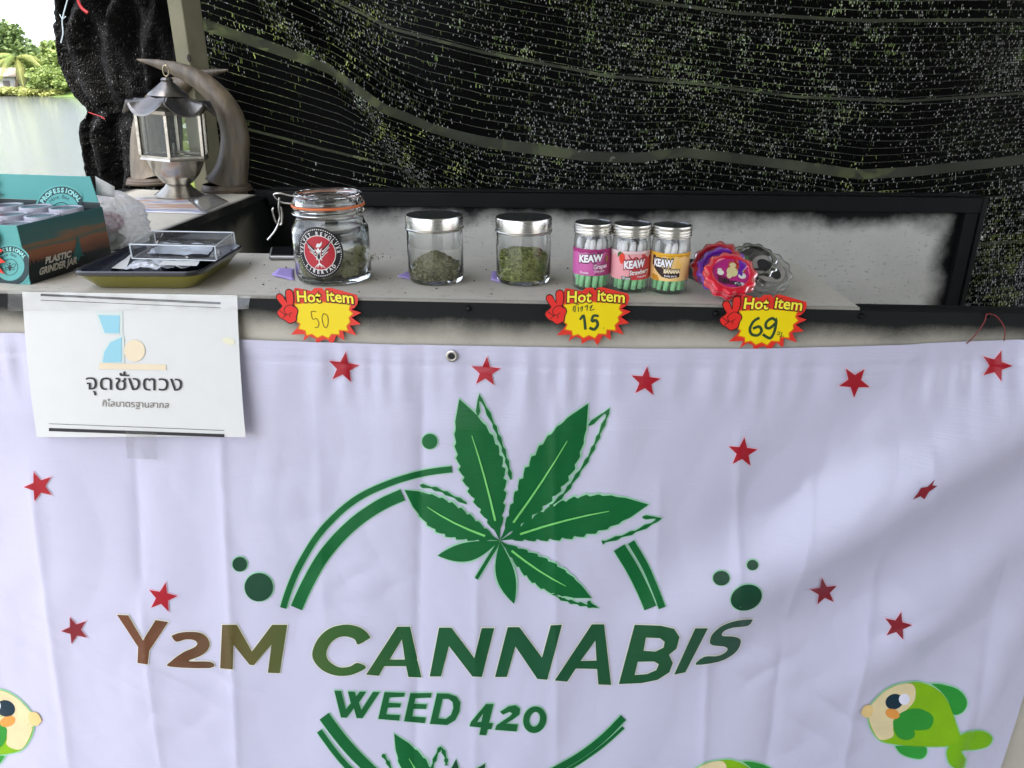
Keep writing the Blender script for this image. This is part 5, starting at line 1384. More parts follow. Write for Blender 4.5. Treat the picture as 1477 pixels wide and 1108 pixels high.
for x, y, a_, b_, rgb in ((.12,.38,.13,.12,(214, 196, 150)), (.06,.06,.22,.24,(206, 196, 140)), (-.40,.02,.13,.12,(222, 220, 208)), (-.42,.16,.09,.07,(214, 206, 190)), (.42,-.14,.15,.14,(216, 214, 206)), (.42,.08,.08,.06,(206, 200, 186)), (.25,-.52,.20,.10,(196, 196, 204)), (-.08,-.12,.10,.14,(210, 200, 150))):
    decal("face_print", shape_poly([ellipse(x*r, y*r, a_*r, b_*r, 0, 18)]), mp, ink("face_ink_%d_%d" % (rgb[0], rgb[2]), rgb, .3), f_, .0006 + .0001 * abs(x))
decal("face_lettering", fit_text("DRUGS", -.52*r, -.42*r, .34*r, .20*r, 0.04, slope=-.28, down=False), mp, INK, f_, .0010)
# dark slab behind them
g = G(); q4 = [Pz(975, 394, ZS), Pz(1018, 413, ZS), Pz(1060, 383, ZS), Pz(975, 377, ZS)]
g.hexa([p + Vector((0, 0, .0004)) for p in q4], [p + Vector((0, 0, .0060)) for p in q4])
tagp(g.build("black_board", mat("dull_black_board", (0.02, 0.024, 0.023), 0.6), None, smooth=False, bevel=.001), "flat black board lying behind the yellow tube jar under the grinders", "board")

# ================================================================== phone and lilac notes
p = [Pz(x, y, ZS) for x, y in ((388, 376), (533, 376), (529, 363), (391, 363))]
ph = thing("mobile_phone", (p[0] + p[1]) / 2, "dark mobile phone lying behind the clip-top jar", "phone")
g = G(); g.hexa([q_ + Vector((0, 0, .0003)) for q_ in p], [q_ + Vector((0, 0, .0085)) for q_ in p]); g.build("body", mat("phone_edge_metal", (0.30, 0.30, 0.30), 0.3, metal=0.9), ph, smooth=False, bevel=.003)
cphn = sum(p, Vector()) / 4; pin = [cphn + (q_ - cphn) * Vector((1, 1, 1)) * 0.955 for q_ in p]
g = G(); g.hexa([Vector((q_.x, q_.y, ZS + .0080)) for q_ in pin], [Vector((q_.x, q_.y, ZS + .0092)) for q_ in pin]); g.build("screen", mat("phone_glass", (0.01, 0.011, 0.013), 0.08), ph, smooth=False, bevel=.0005)
LIL = mat("lilac_paper", lin((178, 158, 224)), 0.7, var=0.05)
for quad, lab in (([(392, 400), (425, 405), (424, 388), (403, 391)], "lilac paper note tucked under the clip-top jar"), ([(573, 402), (600, 405), (600, 396), (588, 396)], "lilac paper note tucked under the left lidded jar"), ([(708, 407), (730, 410), (730, 396), (710, 395)], "lilac paper note tucked under the right lidded jar")):
    P = [Pz(x, y, ZS) + Vector((0, 0, h_)) for (x, y), h_ in zip(quad, (.004, .0006, .0006, .005))]
    g = G(); g.grid(lambda u, v: ((P[0]*(1-u)+P[1]*u)*(1-v) + (P[3]*(1-u)+P[2]*u)*v), 5, 5); tagp(g.build("paper_note", LIL, None, solid=0.0003), lab, "paper note", "lilac paper notes")
# herb crumbs on the shelf
rng = random.Random(5); g = G()
for i in range(70):
    px, py = rng.uniform(360, 1130), rng.uniform(374, 424); p_ = Pz(px, py, ZS + .0008); s_ = rng.uniform(.0006, .0016)
    if rng.random() < .35: p_ = Pz(rng.gauss(535, 14), rng.gauss(371, 2.5), ZS + .0008)
    a = rng.uniform(0, 6.3); g.box((-s_, -s_ * .4, -.0006), (s_, s_ * .4, .0006), Matrix.Translation(p_) @ Matrix.Rotation(a, 4, 'Z'))
tagp(g.build("herb_crumbs", mat("crumb_olive", (0.10, 0.09, 0.05), 0.9), None, smooth=False), "tiny dark herb crumbs scattered on the shelf board", "crumbs", kind="stuff")

# ================================================================== display box
A, B, C_ = Pz(44, 411, ZS), Pz(126, 373, ZS), Pz(0, 408, ZS)
wdir = (C_ - A).normalized(); ddir = (B - A); dep = ddir.length; ddir = Vector((-wdir.y, wdir.x, 0)) * -1
if ddir.y < 0: ddir = -ddir
nrm_front = -ddir; WB = 0.24
hb_ = Py(37, 326, A.y).z - ZS
TEAL = (0.14, 0.46, 0.46)
m_teal = mat("card_teal", lin((88, 160, 156)), 0.4, var=0.06); m_dk = mat("card_charcoal", lin((52, 62, 64)), 0.45, var=0.15); m_wc = mat("card_white", (0.70, 0.70, 0.70), 0.5, var=.03)
bx = thing("display_box", A + wdir * WB / 2 + ddir * dep / 2, "teal cardboard display box with open lid at the left end of the counter", "display box")
tk = 0.0014
def slab(a, b_, h0, h1, nn):
    """upright card from a to b_, between two heights, thick towards nn"""
    z0, z1 = Vector((0, 0, h0)), Vector((0, 0, h1)); o_ = nn * tk
    return [a + z0, b_ + z0, b_ + z0 + o_, a + z0 + o_], [a + z1, b_ + z1, b_ + z1 + o_, a + z1 + o_]
BK = A + ddir * dep
g = G(); g.hexa(*slab(A, A + wdir * WB, 0.0005, hb_, ddir)); front = g.build("front_panel", m_teal, bx, smooth=False)
m, nt, b, out = new_mat("sunset_print"); MATS["sunset_print"] = m
pos = geo_pos(nt); sep = N(nt, "ShaderNodeSeparateXYZ"); nt.links.new(pos, sep.inputs[0])
k = N(nt, "ShaderNodeMapRange"); mp_ = N(nt, "ShaderNodeMapping"); mp_.inputs["Scale"].default_value = (8, 10, 60); nt.links.new(pos, mp_.inputs[0])
zz_ = math_n(nt, 'ADD', sep.outputs[2], math_n(nt, 'MULTIPLY', math_n(nt, 'SUBTRACT', noise_n(nt, 1.0, 4, mp_.outputs[0]), .5), .030))
nt.links.new(zz_, k.inputs[0]); k.inputs[1].default_value = ZS; k.inputs[2].default_value = ZS + hb_
cr = N(nt, "ShaderNodeValToRGB"); nt.links.new(k.outputs[0], cr.inputs[0]); el = cr.color_ramp.elements
el[0].color = col4(lin((16, 26, 28))); el[1].color = col4(lin((40, 88, 88)))
for t_, rgb in ((0.26, (18, 30, 32)), (0.36, (110, 66, 44)), (0.50, (140, 88, 58)), (0.58, (80, 92, 80)), (0.66, (132, 92, 62)), (0.74, (62, 96, 90))): el.new(t_).color = col4(lin(rgb))
nt.links.new(cr.outputs[0], b.inputs["Base Color"]); b.inputs["Roughness"].default_value = 0.4
g = G(); s0 = A + ddir * tk; s1 = BK; g.hexa(*slab(s0, s1, 0.0005, hb_, wdir)); side = g.build("side_panel", m, bx, smooth=False)
g = G(); g.hexa(*slab(BK + wdir * tk, BK + wdir * WB, 0.0005, hb_ * .98, -ddir)); g.build("back_panel", m_dk, bx, smooth=False)
g = G(); g.hexa(*slab(A + wdir * WB + ddir * tk, BK + wdir * WB - ddir * tk, 0.0005, hb_, -wdir)); g.build("side_panel", m, bx, smooth=False)
g = G(); g.hexa([A + wdir * tk * 2 + ddir * tk * 2 + Vector((0, 0, .0006))] + [q_ + Vector((0, 0, .0006)) for q_ in (A + wdir * (WB - .003) + ddir * .003, BK + wdir * (WB - .003) - ddir * .003, BK + wdir * .003 - ddir * .003)],
                [A + wdir * tk * 2 + ddir * tk * 2 + Vector((0, 0, .0016))] + [q_ + Vector((0, 0, .0016)) for q_ in (A + wdir * (WB - .003) + ddir * .003, BK + wdir * (WB - .003) - ddir * .003, BK + wdir * .003 - ddir * .003)]); g.build("bottom_panel", m_wc, bx, smooth=False)
# lid flap standing up at the back
fm0 = plane_map(BK, nrm_front)
top_r = Pp(112, 254, BK, nrm_front); hl = top_r.z - ZS
mid_z = Pp(118, 291, BK, nrm_front).z - ZS
xr_ = BK + wdir * ((top_r - BK).dot(wdir) * 0.3)
g = G(); g.hexa(*slab(BK + wdir * .002 - ddir * .001, BK + wdir * WB - ddir * .001, hb_ * .985, mid_z, -ddir)); flapd = g.build("lid_back", m_dk, bx, smooth=False)
g = G(); lo = Vector((0, 0, mid_z + .0004)); hi = Vector((0, 0, hl)); a0, b0 = BK + wdir * .004, BK + wdir * WB
g.hexa([a0 + lo - ddir*.0024, b0 + lo - ddir*.0024, b0 + lo - ddir*.001, a0 + lo - ddir*.001], [a0 + wdir*.006 + hi - ddir*.0024, b0 + hi - ddir*.0024, b0 + hi - ddir*.001, a0 + wdir*.006 + hi - ddir*.001]); flap = g.build("lid_flap", m_teal, bx, smooth=False)
g = G(); w0 = BK + wdir * .010 + Vector((0, 0, hl - .001)); g.grid(lambda u, v: w0 + Vector((0.022 * u - .004 * v, 0.012 + 0.012 * u, -0.018 * u - .030 * v * (1 - .45 * u))), 3, 3); g.build("dust_flap", m_wc, bx, solid=.0008)
def badge(parent, fm, cx, cy_, ro, h, ang, clip=None, sq=1.0):
    dd = lambda nm, shp, m_, hh: decal(nm, shp, fm, m_, parent, h + hh)
    D1 = ink("badge_dark", (44, 64, 68), .4); D2 = ink("badge_light", (98, 172, 168), .4); D3 = ink("badge_text", (150, 214, 208), .4)
    cl = (lambda l: [(min(x, clip), y) for x, y in l]) if clip else (lambda l: l)
    dd("badge_edge", shape_poly([cl(ellipse(cx, cy_, ro * 1.07, ro * 1.07 * sq, 0, 48))]), D2, 0.0002)
    dd("badge_ring", shape_poly([cl(ellipse(cx, cy_, ro, ro * sq, 0, 48))]), D1, 0.0004)
    dd("badge_disc", shape_poly([cl(ellipse(cx, cy_, ro * .72, ro * .72 * sq, 0, 40))]), D2, 0.0006)
    dd("badge_lettering", arc_text("PROFESSIONAL", cx, cy_, ro * .77, ang[0], ang[1], ro * .17, 0.05, wide=0.95), D3, 0.0008)
    dd("badge_lettering", arc_text("Homs Bee", cx, cy_, ro * .52, ang[2], ang[3], ro * .15, 0.0), D1, 0.0008)
    dd("badge_circle", shape_stroke(ellipse(cx, cy_ + ro*.04, ro * .40, ro * .40 * sq, 0, 36), ro * .03, closed=True), D1, 0.0008)
    k_ = ro / 37.0
    bee = [shape_poly([ellipse(cx, cy_ + 3*k_, 2.6*k_, 6*k_, 0, 16)]), shape_poly([ellipse(cx, cy_ - 5*k_, 1.8*k_, 1.8*k_, 0, 12)])]
    for sg in (-1, 1):
        bee += [shape_stroke(ellipse(cx + sg*6.5*k_, cy_ - 1*k_, 5*k_, 2.6*k_, sg*-35, 16), 1.0*k_, closed=True), shape_stroke(ellipse(cx + sg*5.5*k_, cy_ + 4*k_, 3.6*k_, 2.0*k_, sg*30, 14), 1.0*k_, closed=True)]
    dd("bee_mark", merge(*bee), D1, 0.0008)
fmap_flap = plane_map(BK - ddir * .0028, nrm_front)
badge(flap, fmap_flap, 89, 305, 36, 0.0003, (-66, 62, -48, 34), clip=119)
fmap_front = plane_map(A, nrm_front)
badge(front, fmap_front, 15, 384, 29, 0.0003, (-70, 62, -50, 36), clip=42)
decal("badge_lettering", arc_text("Homs Bee", 15, 384, 25, 140, 190, 4.5, 0.0, inward=False), fmap_front, ink("badge_dark", (44, 64, 68), .4), front, .0011)
fmap_side = plane_map(A, -wdir)
sd_ = lambda nm, shp, m_, h: decal(nm, shp, fmap_side, m_, side, h)
PINE = ink("print_pine", (14, 30, 32), .4); TEALD = ink("print_deep_teal", (34, 96, 92), .4)
px_ = [(45, 408)]
rng = random.Random(3)
top_tree = [(44.5, 372)]
for i in range(14):
    x = 46 + i * 5.9; yb = 380 - (x - 44) * .17; top_tree += [(x, yb - rng.uniform(1, 8)), (x + 2.9, yb + 2)]
sd_("pine_silhouette", shape_poly([top_tree + [(125.5, 371.5), (45.0, 408)]]), PINE, .0004)
pine = [(112, 340)]
for i in range(6):
    pine += [(114 + i * 1.6, 346 + i * 4.5), (113 + i * .6, 347 + i * 4.5)]
pine += [(113, 376), (109, 377)]
for i in range(6)[::-1]: pine += [(111 - i * .5, 347 + i * 4.6), (109.5 - i * 1.3, 347.5 + i * 4.8)]
sd_("pine_tree_print", shape_poly([pine]), TEALD, .0007)
SLV = ink("print_silver", (196, 190, 176), .4)
def skew_text(txt, x0, y0, x1, y1, size):
    return fit_text(txt, x0, y0, x1, size, 0.045, shear=0.12, slope=(y1 - y0) / (x1 - x0))
sd_("lettering", skew_text("PLASTIC", 64.5, 380.5, 101.5, 370.5, 8.6), SLV, .0010)
sd_("lettering", skew_text("GRINDER JAR", 55.5, 397, 110.5, 379.5, 9.2), SLV, .0010)
# stock inside the box
LIDW = mat("grinder_lid_white", (0.36, 0.36, 0.42), 0.25, var=.05); LIDI = mat("grinder_lid_slate", lin((70, 74, 92)), 0.25, var=.2, scale=200)
k_i = 0
for rrow in range(3):
    for cc_ in range(4):
        ctr = A + wdir * (0.034 + cc_ * 0.056) + ddir * (0.033 + rrow * 0.050)
        zt = ZS + hb_ - 0.004 + 0.004 * rrow
        o = thing("boxed_grinder", Vector((ctr.x, ctr.y, ZS + .002)), "white rimmed round grinder in the display box, " + ["front", "middle", "back"][rrow] + " row, " + ["against the printed side", "second from the printed side", "third from the printed side", "farthest from the printed side"][cc_], "grinder", "grinders packed in the display box")
        g = G(); rg = 0.0245; g.lathe([(rg, 0.002), (rg, zt - ZS - .002), (rg * .97, zt - ZS), (rg * .84, zt - ZS), (rg * .82, zt - ZS - .0015)], Vector((ctr.x, ctr.y, ZS)), 32); g.build("body", LIDW, o)
        g = G(); g.lathe([(rg * .82, zt - ZS - .0015), (0.0004, zt - ZS - .0012)], Vector((ctr.x, ctr.y, ZS)), 32); g.build("lid_face", LIDI, o)
# two more tags at the left frame edge
def corner_tag(px, py, p0, label):
    c = Pp(px, py, p0, nrm_front)
    price_tag(px, py, c.y - .007, 0, label, [], PEN, dyaw=math.atan2(-wdir.y, -wdir.x))
corner_tag(-53, 270, BK - ddir * .003, "starburst price tag on the box lid, cut by the left frame edge")
corner_tag(-46, 366, A, "starburst price tag on the box front, cut by the left frame edge")

# ================================================================== tray, clear box, bags
tr_c = [Pz(x, y, ZS + .030) for x, y in ((110, 391), (289, 394), (350, 352), (182, 350))]
tx0, tx1 = (tr_c[0].x + tr_c[3].x) / 2, (tr_c[1].x + tr_c[2].x) / 2; ty0, ty1 = (tr_c[0].y + tr_c[1].y) / 2, (tr_c[2].y + tr_c[3].y) / 2
tcx, tcy, thx, thy = (tx0 + tx1) / 2, (ty0 + ty1) / 2, (tx1 - tx0) / 2, (ty1 - ty0) / 2
trr = R(3.0)
def rrect(hx, hy, rad, z, n=6):
    out_ = []
    for sx, sy, a0 in ((1, 1, 0), (-1, 1, 90), (-1, -1, 180), (1, -1, 270)):
        for i in range(n + 1):
            a = R(a0 + 90 * i / n); x, y = sx * (hx - rad) + rad * math.cos(a), sy * (hy - rad) + rad * math.sin(a)
            out_.append(Vector((tcx + x * math.cos(trr) - y * math.sin(trr), tcy + x * math.sin(trr) + y * math.cos(trr), z)))
    return out_
def loft(rings, cap0=True, cap1=True):
    g = G(); n = len(rings[0]); vs = [p for r_ in rings for p in r_]; fs = []
    for k in range(len(rings) - 1):
        for i in range(n): fs.append((k*n+i, k*n+(i+1) % n, (k+1)*n+(i+1) % n, (k+1)*n+i))
    if cap0: fs.append(tuple(range(n))[::-1])
    if cap1: fs.append(tuple((len(rings)-1)*n+i for i in range(n)))
    g.add(vs, fs); return g
ty = thing("rolling_tray", (tcx, tcy, ZS), "metal tray with black rim and yellow green underside beside the display box", "tray")
loft([rrect(thx - .026, thy - .026, .014, ZS + .0006), rrect(thx - .022, thy - .022, .016, ZS + .002), rrect(thx - .004, thy - .004, .022, ZS + .0225)], True, False).build("underside", mat("tray_yellow_green", lin((124, 118, 30)), 0.35, var=.12, coat=.4), ty)
loft([rrect(thx - .004, thy - .004, .022, ZS + .0228), rrect(thx, thy, .024, ZS + .0240), rrect(thx + .0005, thy + .0005, .024, ZS + .0285), rrect(thx - .003, thy - .003, .022, ZS + .030), rrect(thx - .007, thy - .007, .020, ZS + .0275)], False, False).build("rim", mat("tray_black", (0.02, 0.02, 0.022), 0.2, var=.1, coat=.5), ty)
loft([rrect(thx - .007, thy - .007, .020, ZS + .0275), rrect(thx - .024, thy - .024, .014, ZS + .0045)], False, True).build("inside", mat("tray_inside_navy", lin((26, 30, 48)), 0.25, var=.3, scale=30, coat=.5), ty)
WHP = mat("slip_white", (0.70, 0.70, 0.68), 0.6, var=.03)
def sheet(quad, z0, z1, m_, name, label, cat, n=14, amp=.002, fr=40, group=None):
    P = [Pz(x, y, z) for (x, y), z in zip(quad, (z0, z0, z1, z1))]
    def fn(u, v):
        p = (P[0]*(1-u)+P[1]*u)*(1-v) + (P[3]*(1-u)+P[2]*u)*v
        return p + Vector((0, 0, amp * (noise.noise(p * fr) + abs(noise.noise(p * fr * 2.1)))))
    g = G(); g.grid(fn, n, n); return tagp(g.build(name, m_, None, ang=180), label, cat, group)
sheet([(150, 387), (182, 388), (190, 366), (182, 366)], ZS + .014, ZS + .020, WHP, "paper_slip", "white paper slip in the tray left of the clear box", "paper slip", 6, .0006)
SILV = mat("silvery_plastic", (0.62, 0.63, 0.66), 0.22, metal=0.35, var=.15, scale=60)
sheet([(178, 388), (272, 388), (284, 376), (196, 375)], ZS + .016, ZS + .019, SILV, "plastic_pouch", "crumpled silvery plastic pouch in the tray below the clear box", "pouch", 26, .0042, 75)
ACR = thin_clear("acrylic", (0.975, 0.98, 0.985), 0.04, body=0.02, body_rgb=(.85, .87, .9), edge=0.85)
zb0, zb1 = ZS + .0235, ZS + .0445
q0 = [Pz(x, y, zb1) for x, y in ((187, 353), (310, 356), (337, 336), (222, 334))]
ab = thing("acrylic_box", sum(q0, Vector()) / 4 - Vector((0, 0, .021)), "shallow clear acrylic box standing on the tray", "acrylic box")
def wall_(a, b_, name, z0=zb0, z1=zb1, th=.0022):
    d = (b_ - a).normalized(); n_ = Vector((-d.y, d.x, 0)) * th
    g = G(); lo_, hi_ = Vector((0, 0, z0 - zb1)), Vector((0, 0, z1 - zb1)); g.hexa([a + lo_, b_ + lo_, b_ + lo_ + n_, a + lo_ + n_], [a + hi_, b_ + hi_, b_ + hi_ + n_, a + hi_ + n_]); g.build(name, ACR, ab, smooth=False)
e_ = .0023
for a, b_, nm in ((q0[0], q0[1], "front_wall"), (q0[1], q0[2], "side_wall"), (q0[2], q0[3], "back_wall"), (q0[3], q0[0], "side_wall")):
    d = (b_ - a).normalized(); wall_(a + d * e_, b_ - d * e_ * .1, nm)
m1, m2 = q0[0].lerp(q0[1], .30), q0[3].lerp(q0[2], .12); wall_(m1 + (m2 - m1) * .04, m2 - (m2 - m1) * .04, "divider", zb0 + .001, zb1 - .002)
ED = mat("acrylic_edge_glow", (0.70, 0.75, 0.78), 0.15, var=.1)  # pale tubes: the bright glow of acrylic edges, put into their colour
for i in range(4):
    a, b_ = q0[i], q0[(i + 1) % 4]
    g = G(); g.tube([a + Vector((0, 0, .0006)), b_ + Vector((0, 0, .0006))], .0010, 6); g.tube([a + Vector((0, 0, .0006)), a + Vector((0, 0, zb0 - zb1))], .0011, 6); g.tube([a + Vector((0, 0, zb0 - zb1)), b_ + Vector((0, 0, zb0 - zb1))], .0009, 6); g.build("painted_edge_glow", ED, ab)
g = G(); lo_ = Vector((0, 0, zb0 - zb1)); ctr = sum(q0, Vector()) / 4; qi = [ctr + (p - ctr) * .95 for p in q0]; g.hexa([p + lo_ for p in qi], [p + lo_ + Vector((0, 0, .002)) for p in qi]); g.build("floor", ACR, ab, smooth=False)
sheet([(212, 366), (300, 368), (312, 352), (232, 350)], zb0 + .0035, zb0 + .0035, mat("pale_blue_film", (0.55, 0.60, 0.66), 0.3, var=.15, scale=60, metal=.2), "plastic_sachet", "pale bluish plastic sachet inside the clear acrylic box", "sachet", 20, .002, 70)
sheet([(228, 382), (284, 384), (288, 377), (236, 376)], ZS + .0205, ZS + .0215, WHP, "paper_card", "white card in the tray under the clear acrylic box", "card", 6, .0004)

# white plastic bag behind the box
bc = Pz(160, 362, ZS); bc = Vector((bc.x, bc.y + .03, ZS))
kb = (bc - CAM).dot(FW) / FPX
top_b = Py(158, 276, bc.y).z
g = G()
prof = [(0.0, .55), (.12, .85), (.30, .98), (.55, 1.0), (.75, .85), (.90, .55), (1.0, .06)]
def bag_pt(u, v):
    a = 2 * math.pi * u; hgt = (top_b - ZS) * v; rr = float(np.interp(v, [p[0] for p in prof], [p[1] for p in prof])) * 40 * kb
    lean = (3 + 10 * v - 12 * v * v) * kb
    d = Vector((math.cos(a), math.sin(a), 0)); q_ = Vector((math.cos(a) * 2.0, math.sin(a) * 2.0, v * 3))
    cr_ = 1 + .20 * noise.noise(q_) + .26 * abs(noise.noise(q_ * 2.1 + Vector((3, 0, 0)))) - .20 * abs(noise.noise(q_ * 4.0)) - .12 * abs(noise.noise(q_ * 8.0))
    return Vector((bc.x + lean + d.x * rr * cr_, bc.y + d.y * rr * cr_ * .8, ZS + .0008 + hgt + .006 * noise.noise(q_ * 2) * v))
g.grid(bag_pt, 64, 44)
m, nt, b, out = new_mat("thin_white_plastic"); MATS["thin_white_plastic"] = m
b.inputs["Base Color"].default_value = (0.88, 0.88, 0.89, 1); b.inputs["Roughness"].default_value = 0.28
tl = N(nt, "ShaderNodeBsdfTranslucent"); tl.inputs[0].default_value = (0.8, 0.8, 0.8, 1); tp_ = N(nt, "ShaderNodeBsdfTransparent")
m1_ = N(nt, "ShaderNodeMixShader"); m1_.inputs[0].default_value = .45; nt.links.new(b.outputs[0], m1_.inputs[1]); nt.links.new(tl.outputs[0], m1_.inputs[2])
sepb = N(nt, "ShaderNodeSeparateXYZ"); nt.links.new(geo_pos(nt), sepb.inputs[0])
m2_ = N(nt, "ShaderNodeMixShader"); m2_.inputs[0].default_value = .36; nt.links.new(m1_.outputs[0], m2_.inputs[1]); nt.links.new(tp_.outputs[0], m2_.inputs[2]); nt.links.new(m2_.outputs[0], out.inputs[0])
add_bump(nt, b, noise_n(nt, 45, 4, geo_pos(nt)), .5, .004)
tagp(g.build("plastic_bag", m, None, ang=40), "crumpled white plastic bag standing behind the tray", "plastic bag")
def lump(name, c, s, m_, label, cat, seed):
    g = G(); bm = bmesh.new(); bmesh.ops.create_icosphere(bm, subdivisions=3, radius=1)
    vs = [c + Vector((v.co.x*s[0], v.co.y*s[1], v.co.z*s[2])) * (1 + .12 * noise.noise(v.co * 1.6 + Vector((seed, 0, 0)))) for v in bm.verts]
    fs = [tuple(v.index for v in f.verts) for f in bm.faces]; bm.free(); g.add(vs, fs); tagp(g.build(name, m_, None, ang=180), label, cat)
lump("fruit", bc + Vector((-.004, -.014, .046)), (.027, .017, .019), mat("fruit_pink", lin((150, 40, 78)), .4, var=.3), "dark pink rounded piece seen through the white bag", "fruit", 2)
lump("leafy_green", bc + Vector((-.008, -.014, .018)), (.026, .016, .014), mat("leafy_dark_green", lin((40, 84, 40)), .6, var=.3), "dark green piece low inside the white bag", "greens", 5)

# ================================================================== lantern
LY = Pz(256, 287, ZS).y + 0.03
lb_ = Vector((Py(257, 270, LY).x, LY, ZS)); kl = (lb_ - CAM).dot(FW) / FPX
lz = lambda py: Py(254, py, LY).z - ZS
PEW = mat("aged_pewter", (0.42, 0.395, 0.35), 0.26, metal=1.0, var=.4, scale=35, bump=.35, bscale=70); PEWD = mat("dark_pewter", (0.22, 0.21, 0.20), 0.30, metal=1.0, var=.5, scale=35, bump=.4, bscale=60)
ln = thing("metal_lantern", lb_, "hexagonal pewter lantern with glass panes and petal roof on the left counter", "lantern")
z_f, z_b0, z_b1, z_t = lz(267), lz(263), lz(230), lz(160)
g = G(); g.lathe([(0.0005, 0.0), (33*kl, 0.0005), (33.5*kl, .003), (29*kl, .008), (20*kl, z_f*.7), (16*kl, z_f)], lb_, 40); g.build("foot", PEW, ln)
g = G(); g.lathe([(15.5*kl, z_f + .0006), (20*kl, z_f + .004), (30*kl, (z_f*.6+z_b1*.4)), (36*kl, (z_f*.25+z_b1*.75)), (39*kl, z_b1 - .001), (36*kl, z_b1 - .001), (0.0005, z_b1 - .004)], lb_, 48); g.build("bowl", PEW, ln)
hexr = 47 * kl; off_a = R(-72)
corner = lambda i, rr=1.0: Vector((lb_.x + hexr*rr*math.cos(off_a + R(60*i)), lb_.y + hexr*rr*math.sin(off_a + R(60*i)), 0))
g = G()
for zz0, zz1, ra, rb in ((z_b1, z_b1 + .005, 1.04, 1.0), (z_b1 + .0052, z_b1 + .010, 1.0, 1.0), (z_t - .008, z_t, 1.0, 1.02)):
    P0 = [corner(i, ra) + Vector((0, 0, ZS + zz0)) for i in range(6)]; P1 = [corner(i, rb) + Vector((0, 0, ZS + zz1)) for i in range(6)]
    Q0 = [corner(i, ra - .12) + Vector((0, 0, ZS + zz0)) for i in range(6)]; Q1 = [corner(i, rb - .12) + Vector((0, 0, ZS + zz1)) for i in range(6)]
    g.add(P0 + P1 + Q0 + Q1, [(i, (i+1) % 6, (i+1) % 6 + 6, i + 6) for i in range(6)] + [(i + 12, i + 18, (i+1) % 6 + 18, (i+1) % 6 + 12) for i in range(6)] + [(i + 6, (i+1) % 6 + 6, (i+1) % 6 + 18, i + 18) for i in range(6)] + [(i, i + 12, (i+1) % 6 + 12, (i+1) % 6) for i in range(6)])
g.build("frame", PEW, ln, smooth=False)
PANE = thin_clear("lantern_glass", (0.90, 0.91, 0.90), 0.05, body=0.05, body_rgb=(.5, .52, .5), edge=.8)
for i in range(6):
    g = G(); p_ = corner(i, .985); g.box((p_.x - 2.3*kl, p_.y - 2.3*kl, ZS + z_b1 + .0101), (p_.x + 2.3*kl, p_.y + 2.3*kl, ZS + z_t - .0081)); g.build("upright", PEW, ln, smooth=False, bevel=.0008)
    a, b_ = corner(i, .94), corner((i + 1) % 6, .94); d = (b_ - a).normalized(); a, b_ = a + d * 3*kl, b_ - d * 3*kl
    n_ = Vector((d.y, -d.x, 0)) * .0012; l_, h_ = Vector((0, 0, ZS + z_b1 + .0105)), Vector((0, 0, ZS + z_t - .0085))
    g = G(); g.hexa([a + l_, b_ + l_, b_ + l_ + n_, a + l_ + n_], [a + h_, b_ + h_, b_ + h_ + n_, a + h_ + n_]); g.build("pane", PANE, ln, smooth=False)
    # petal of the roof
    am = off_a + R(60*i + 30)
    def petal(u, v):
        s_ = (u - .5) * 2; a_ = am + s_ * R(30); rr = (25 + 32 * v) * kl * (1 - .10 * (1 - abs(s_)) * (1 - v) + (.05 * (1 - s_*s_) if v > .3 else 0) * v)
        zc = lz(139) + (lz(160) - lz(139)) * v ** .75 - (.012 * (1 - s_ * s_) ** 1.0 - .010 * s_*s_) * v ** 1.5 + .010 * s_*s_ * v
        return Vector((lb_.x + rr*math.cos(a_), lb_.y + rr*math.sin(a_), ZS + zc))
    g = G(); g.grid(petal, 14, 8); g.build("roof_petal", PEWD, ln, solid=.0012, ang=180)
g = G(); g.lathe([(27*kl, lz(140)), (26*kl, lz(137)), (18*kl, lz(130)), (10*kl, lz(122)), (7*kl, lz(119)), (8.5*kl, lz(117)), (6*kl, lz(114)), (0.0004, lz(113))], lb_, 36); g.build("cap", PEWD, ln)
g = G(); rc = lb_ + Vector((0, 0, lz(112))); g.tube([rc + Vector((4*kl*math.sin(a), 0, 7*kl - 7*kl*math.cos(a))) for a in (2*math.pi*i/20 for i in range(21))], 1.0*kl, 6); g.build("hanging_ring", mat("old_brass", (.40, .34, .22), .35, metal=1, var=.2), ln)
ln.rotation_euler = (0, R(3.0), 0); ln.location.z += 0.003
g = G(); g.lathe([(0.0004, z_b1), (9*kl, z_b1), (9*kl, z_b1 + .006), (2*kl, z_b1 + .007), (2*kl, z_b1 + .035), (0.0004, z_b1 + .036)], lb_, 20); g.build("candle_cup", PEWD, ln)

# ================================================================== horns
m, nt, b, out = new_mat("old_horn"); MATS["old_horn"] = m
pos = geo_pos(nt); mp_ = N(nt, "ShaderNodeMapping"); mp_.inputs["Scale"].default_value = (60, 60, 8); nt.links.new(pos, mp_.inputs[0])
cr = N(nt, "ShaderNodeValToRGB"); nt.links.new(math_n(nt, 'ADD', math_n(nt, 'MULTIPLY', noise_n(nt, 1, 5, mp_.outputs[0]), .6), math_n(nt, 'MULTIPLY', noise_n(nt, 9, 3, pos), .4)), cr.inputs[0])
cr.color_ramp.elements[0].color = (.028, .023, .018, 1); cr.color_ramp.elements[1].color = (.20, .155, .10, 1); cr.color_ramp.elements[0].position = .3; cr.color_ramp.elements[1].position = .72
nt.links.new(cr.outputs[0], b.inputs["Base Color"]); b.inputs["Roughness"].default_value = .42
add_bump(nt, b, noise_n(nt, 1, 6, mp_.outputs[0], .7), .7, .003)
HORN = m; HBASE = mat("horn_base_wood", (.085, .062, .042), .45, var=.35, scale=30)
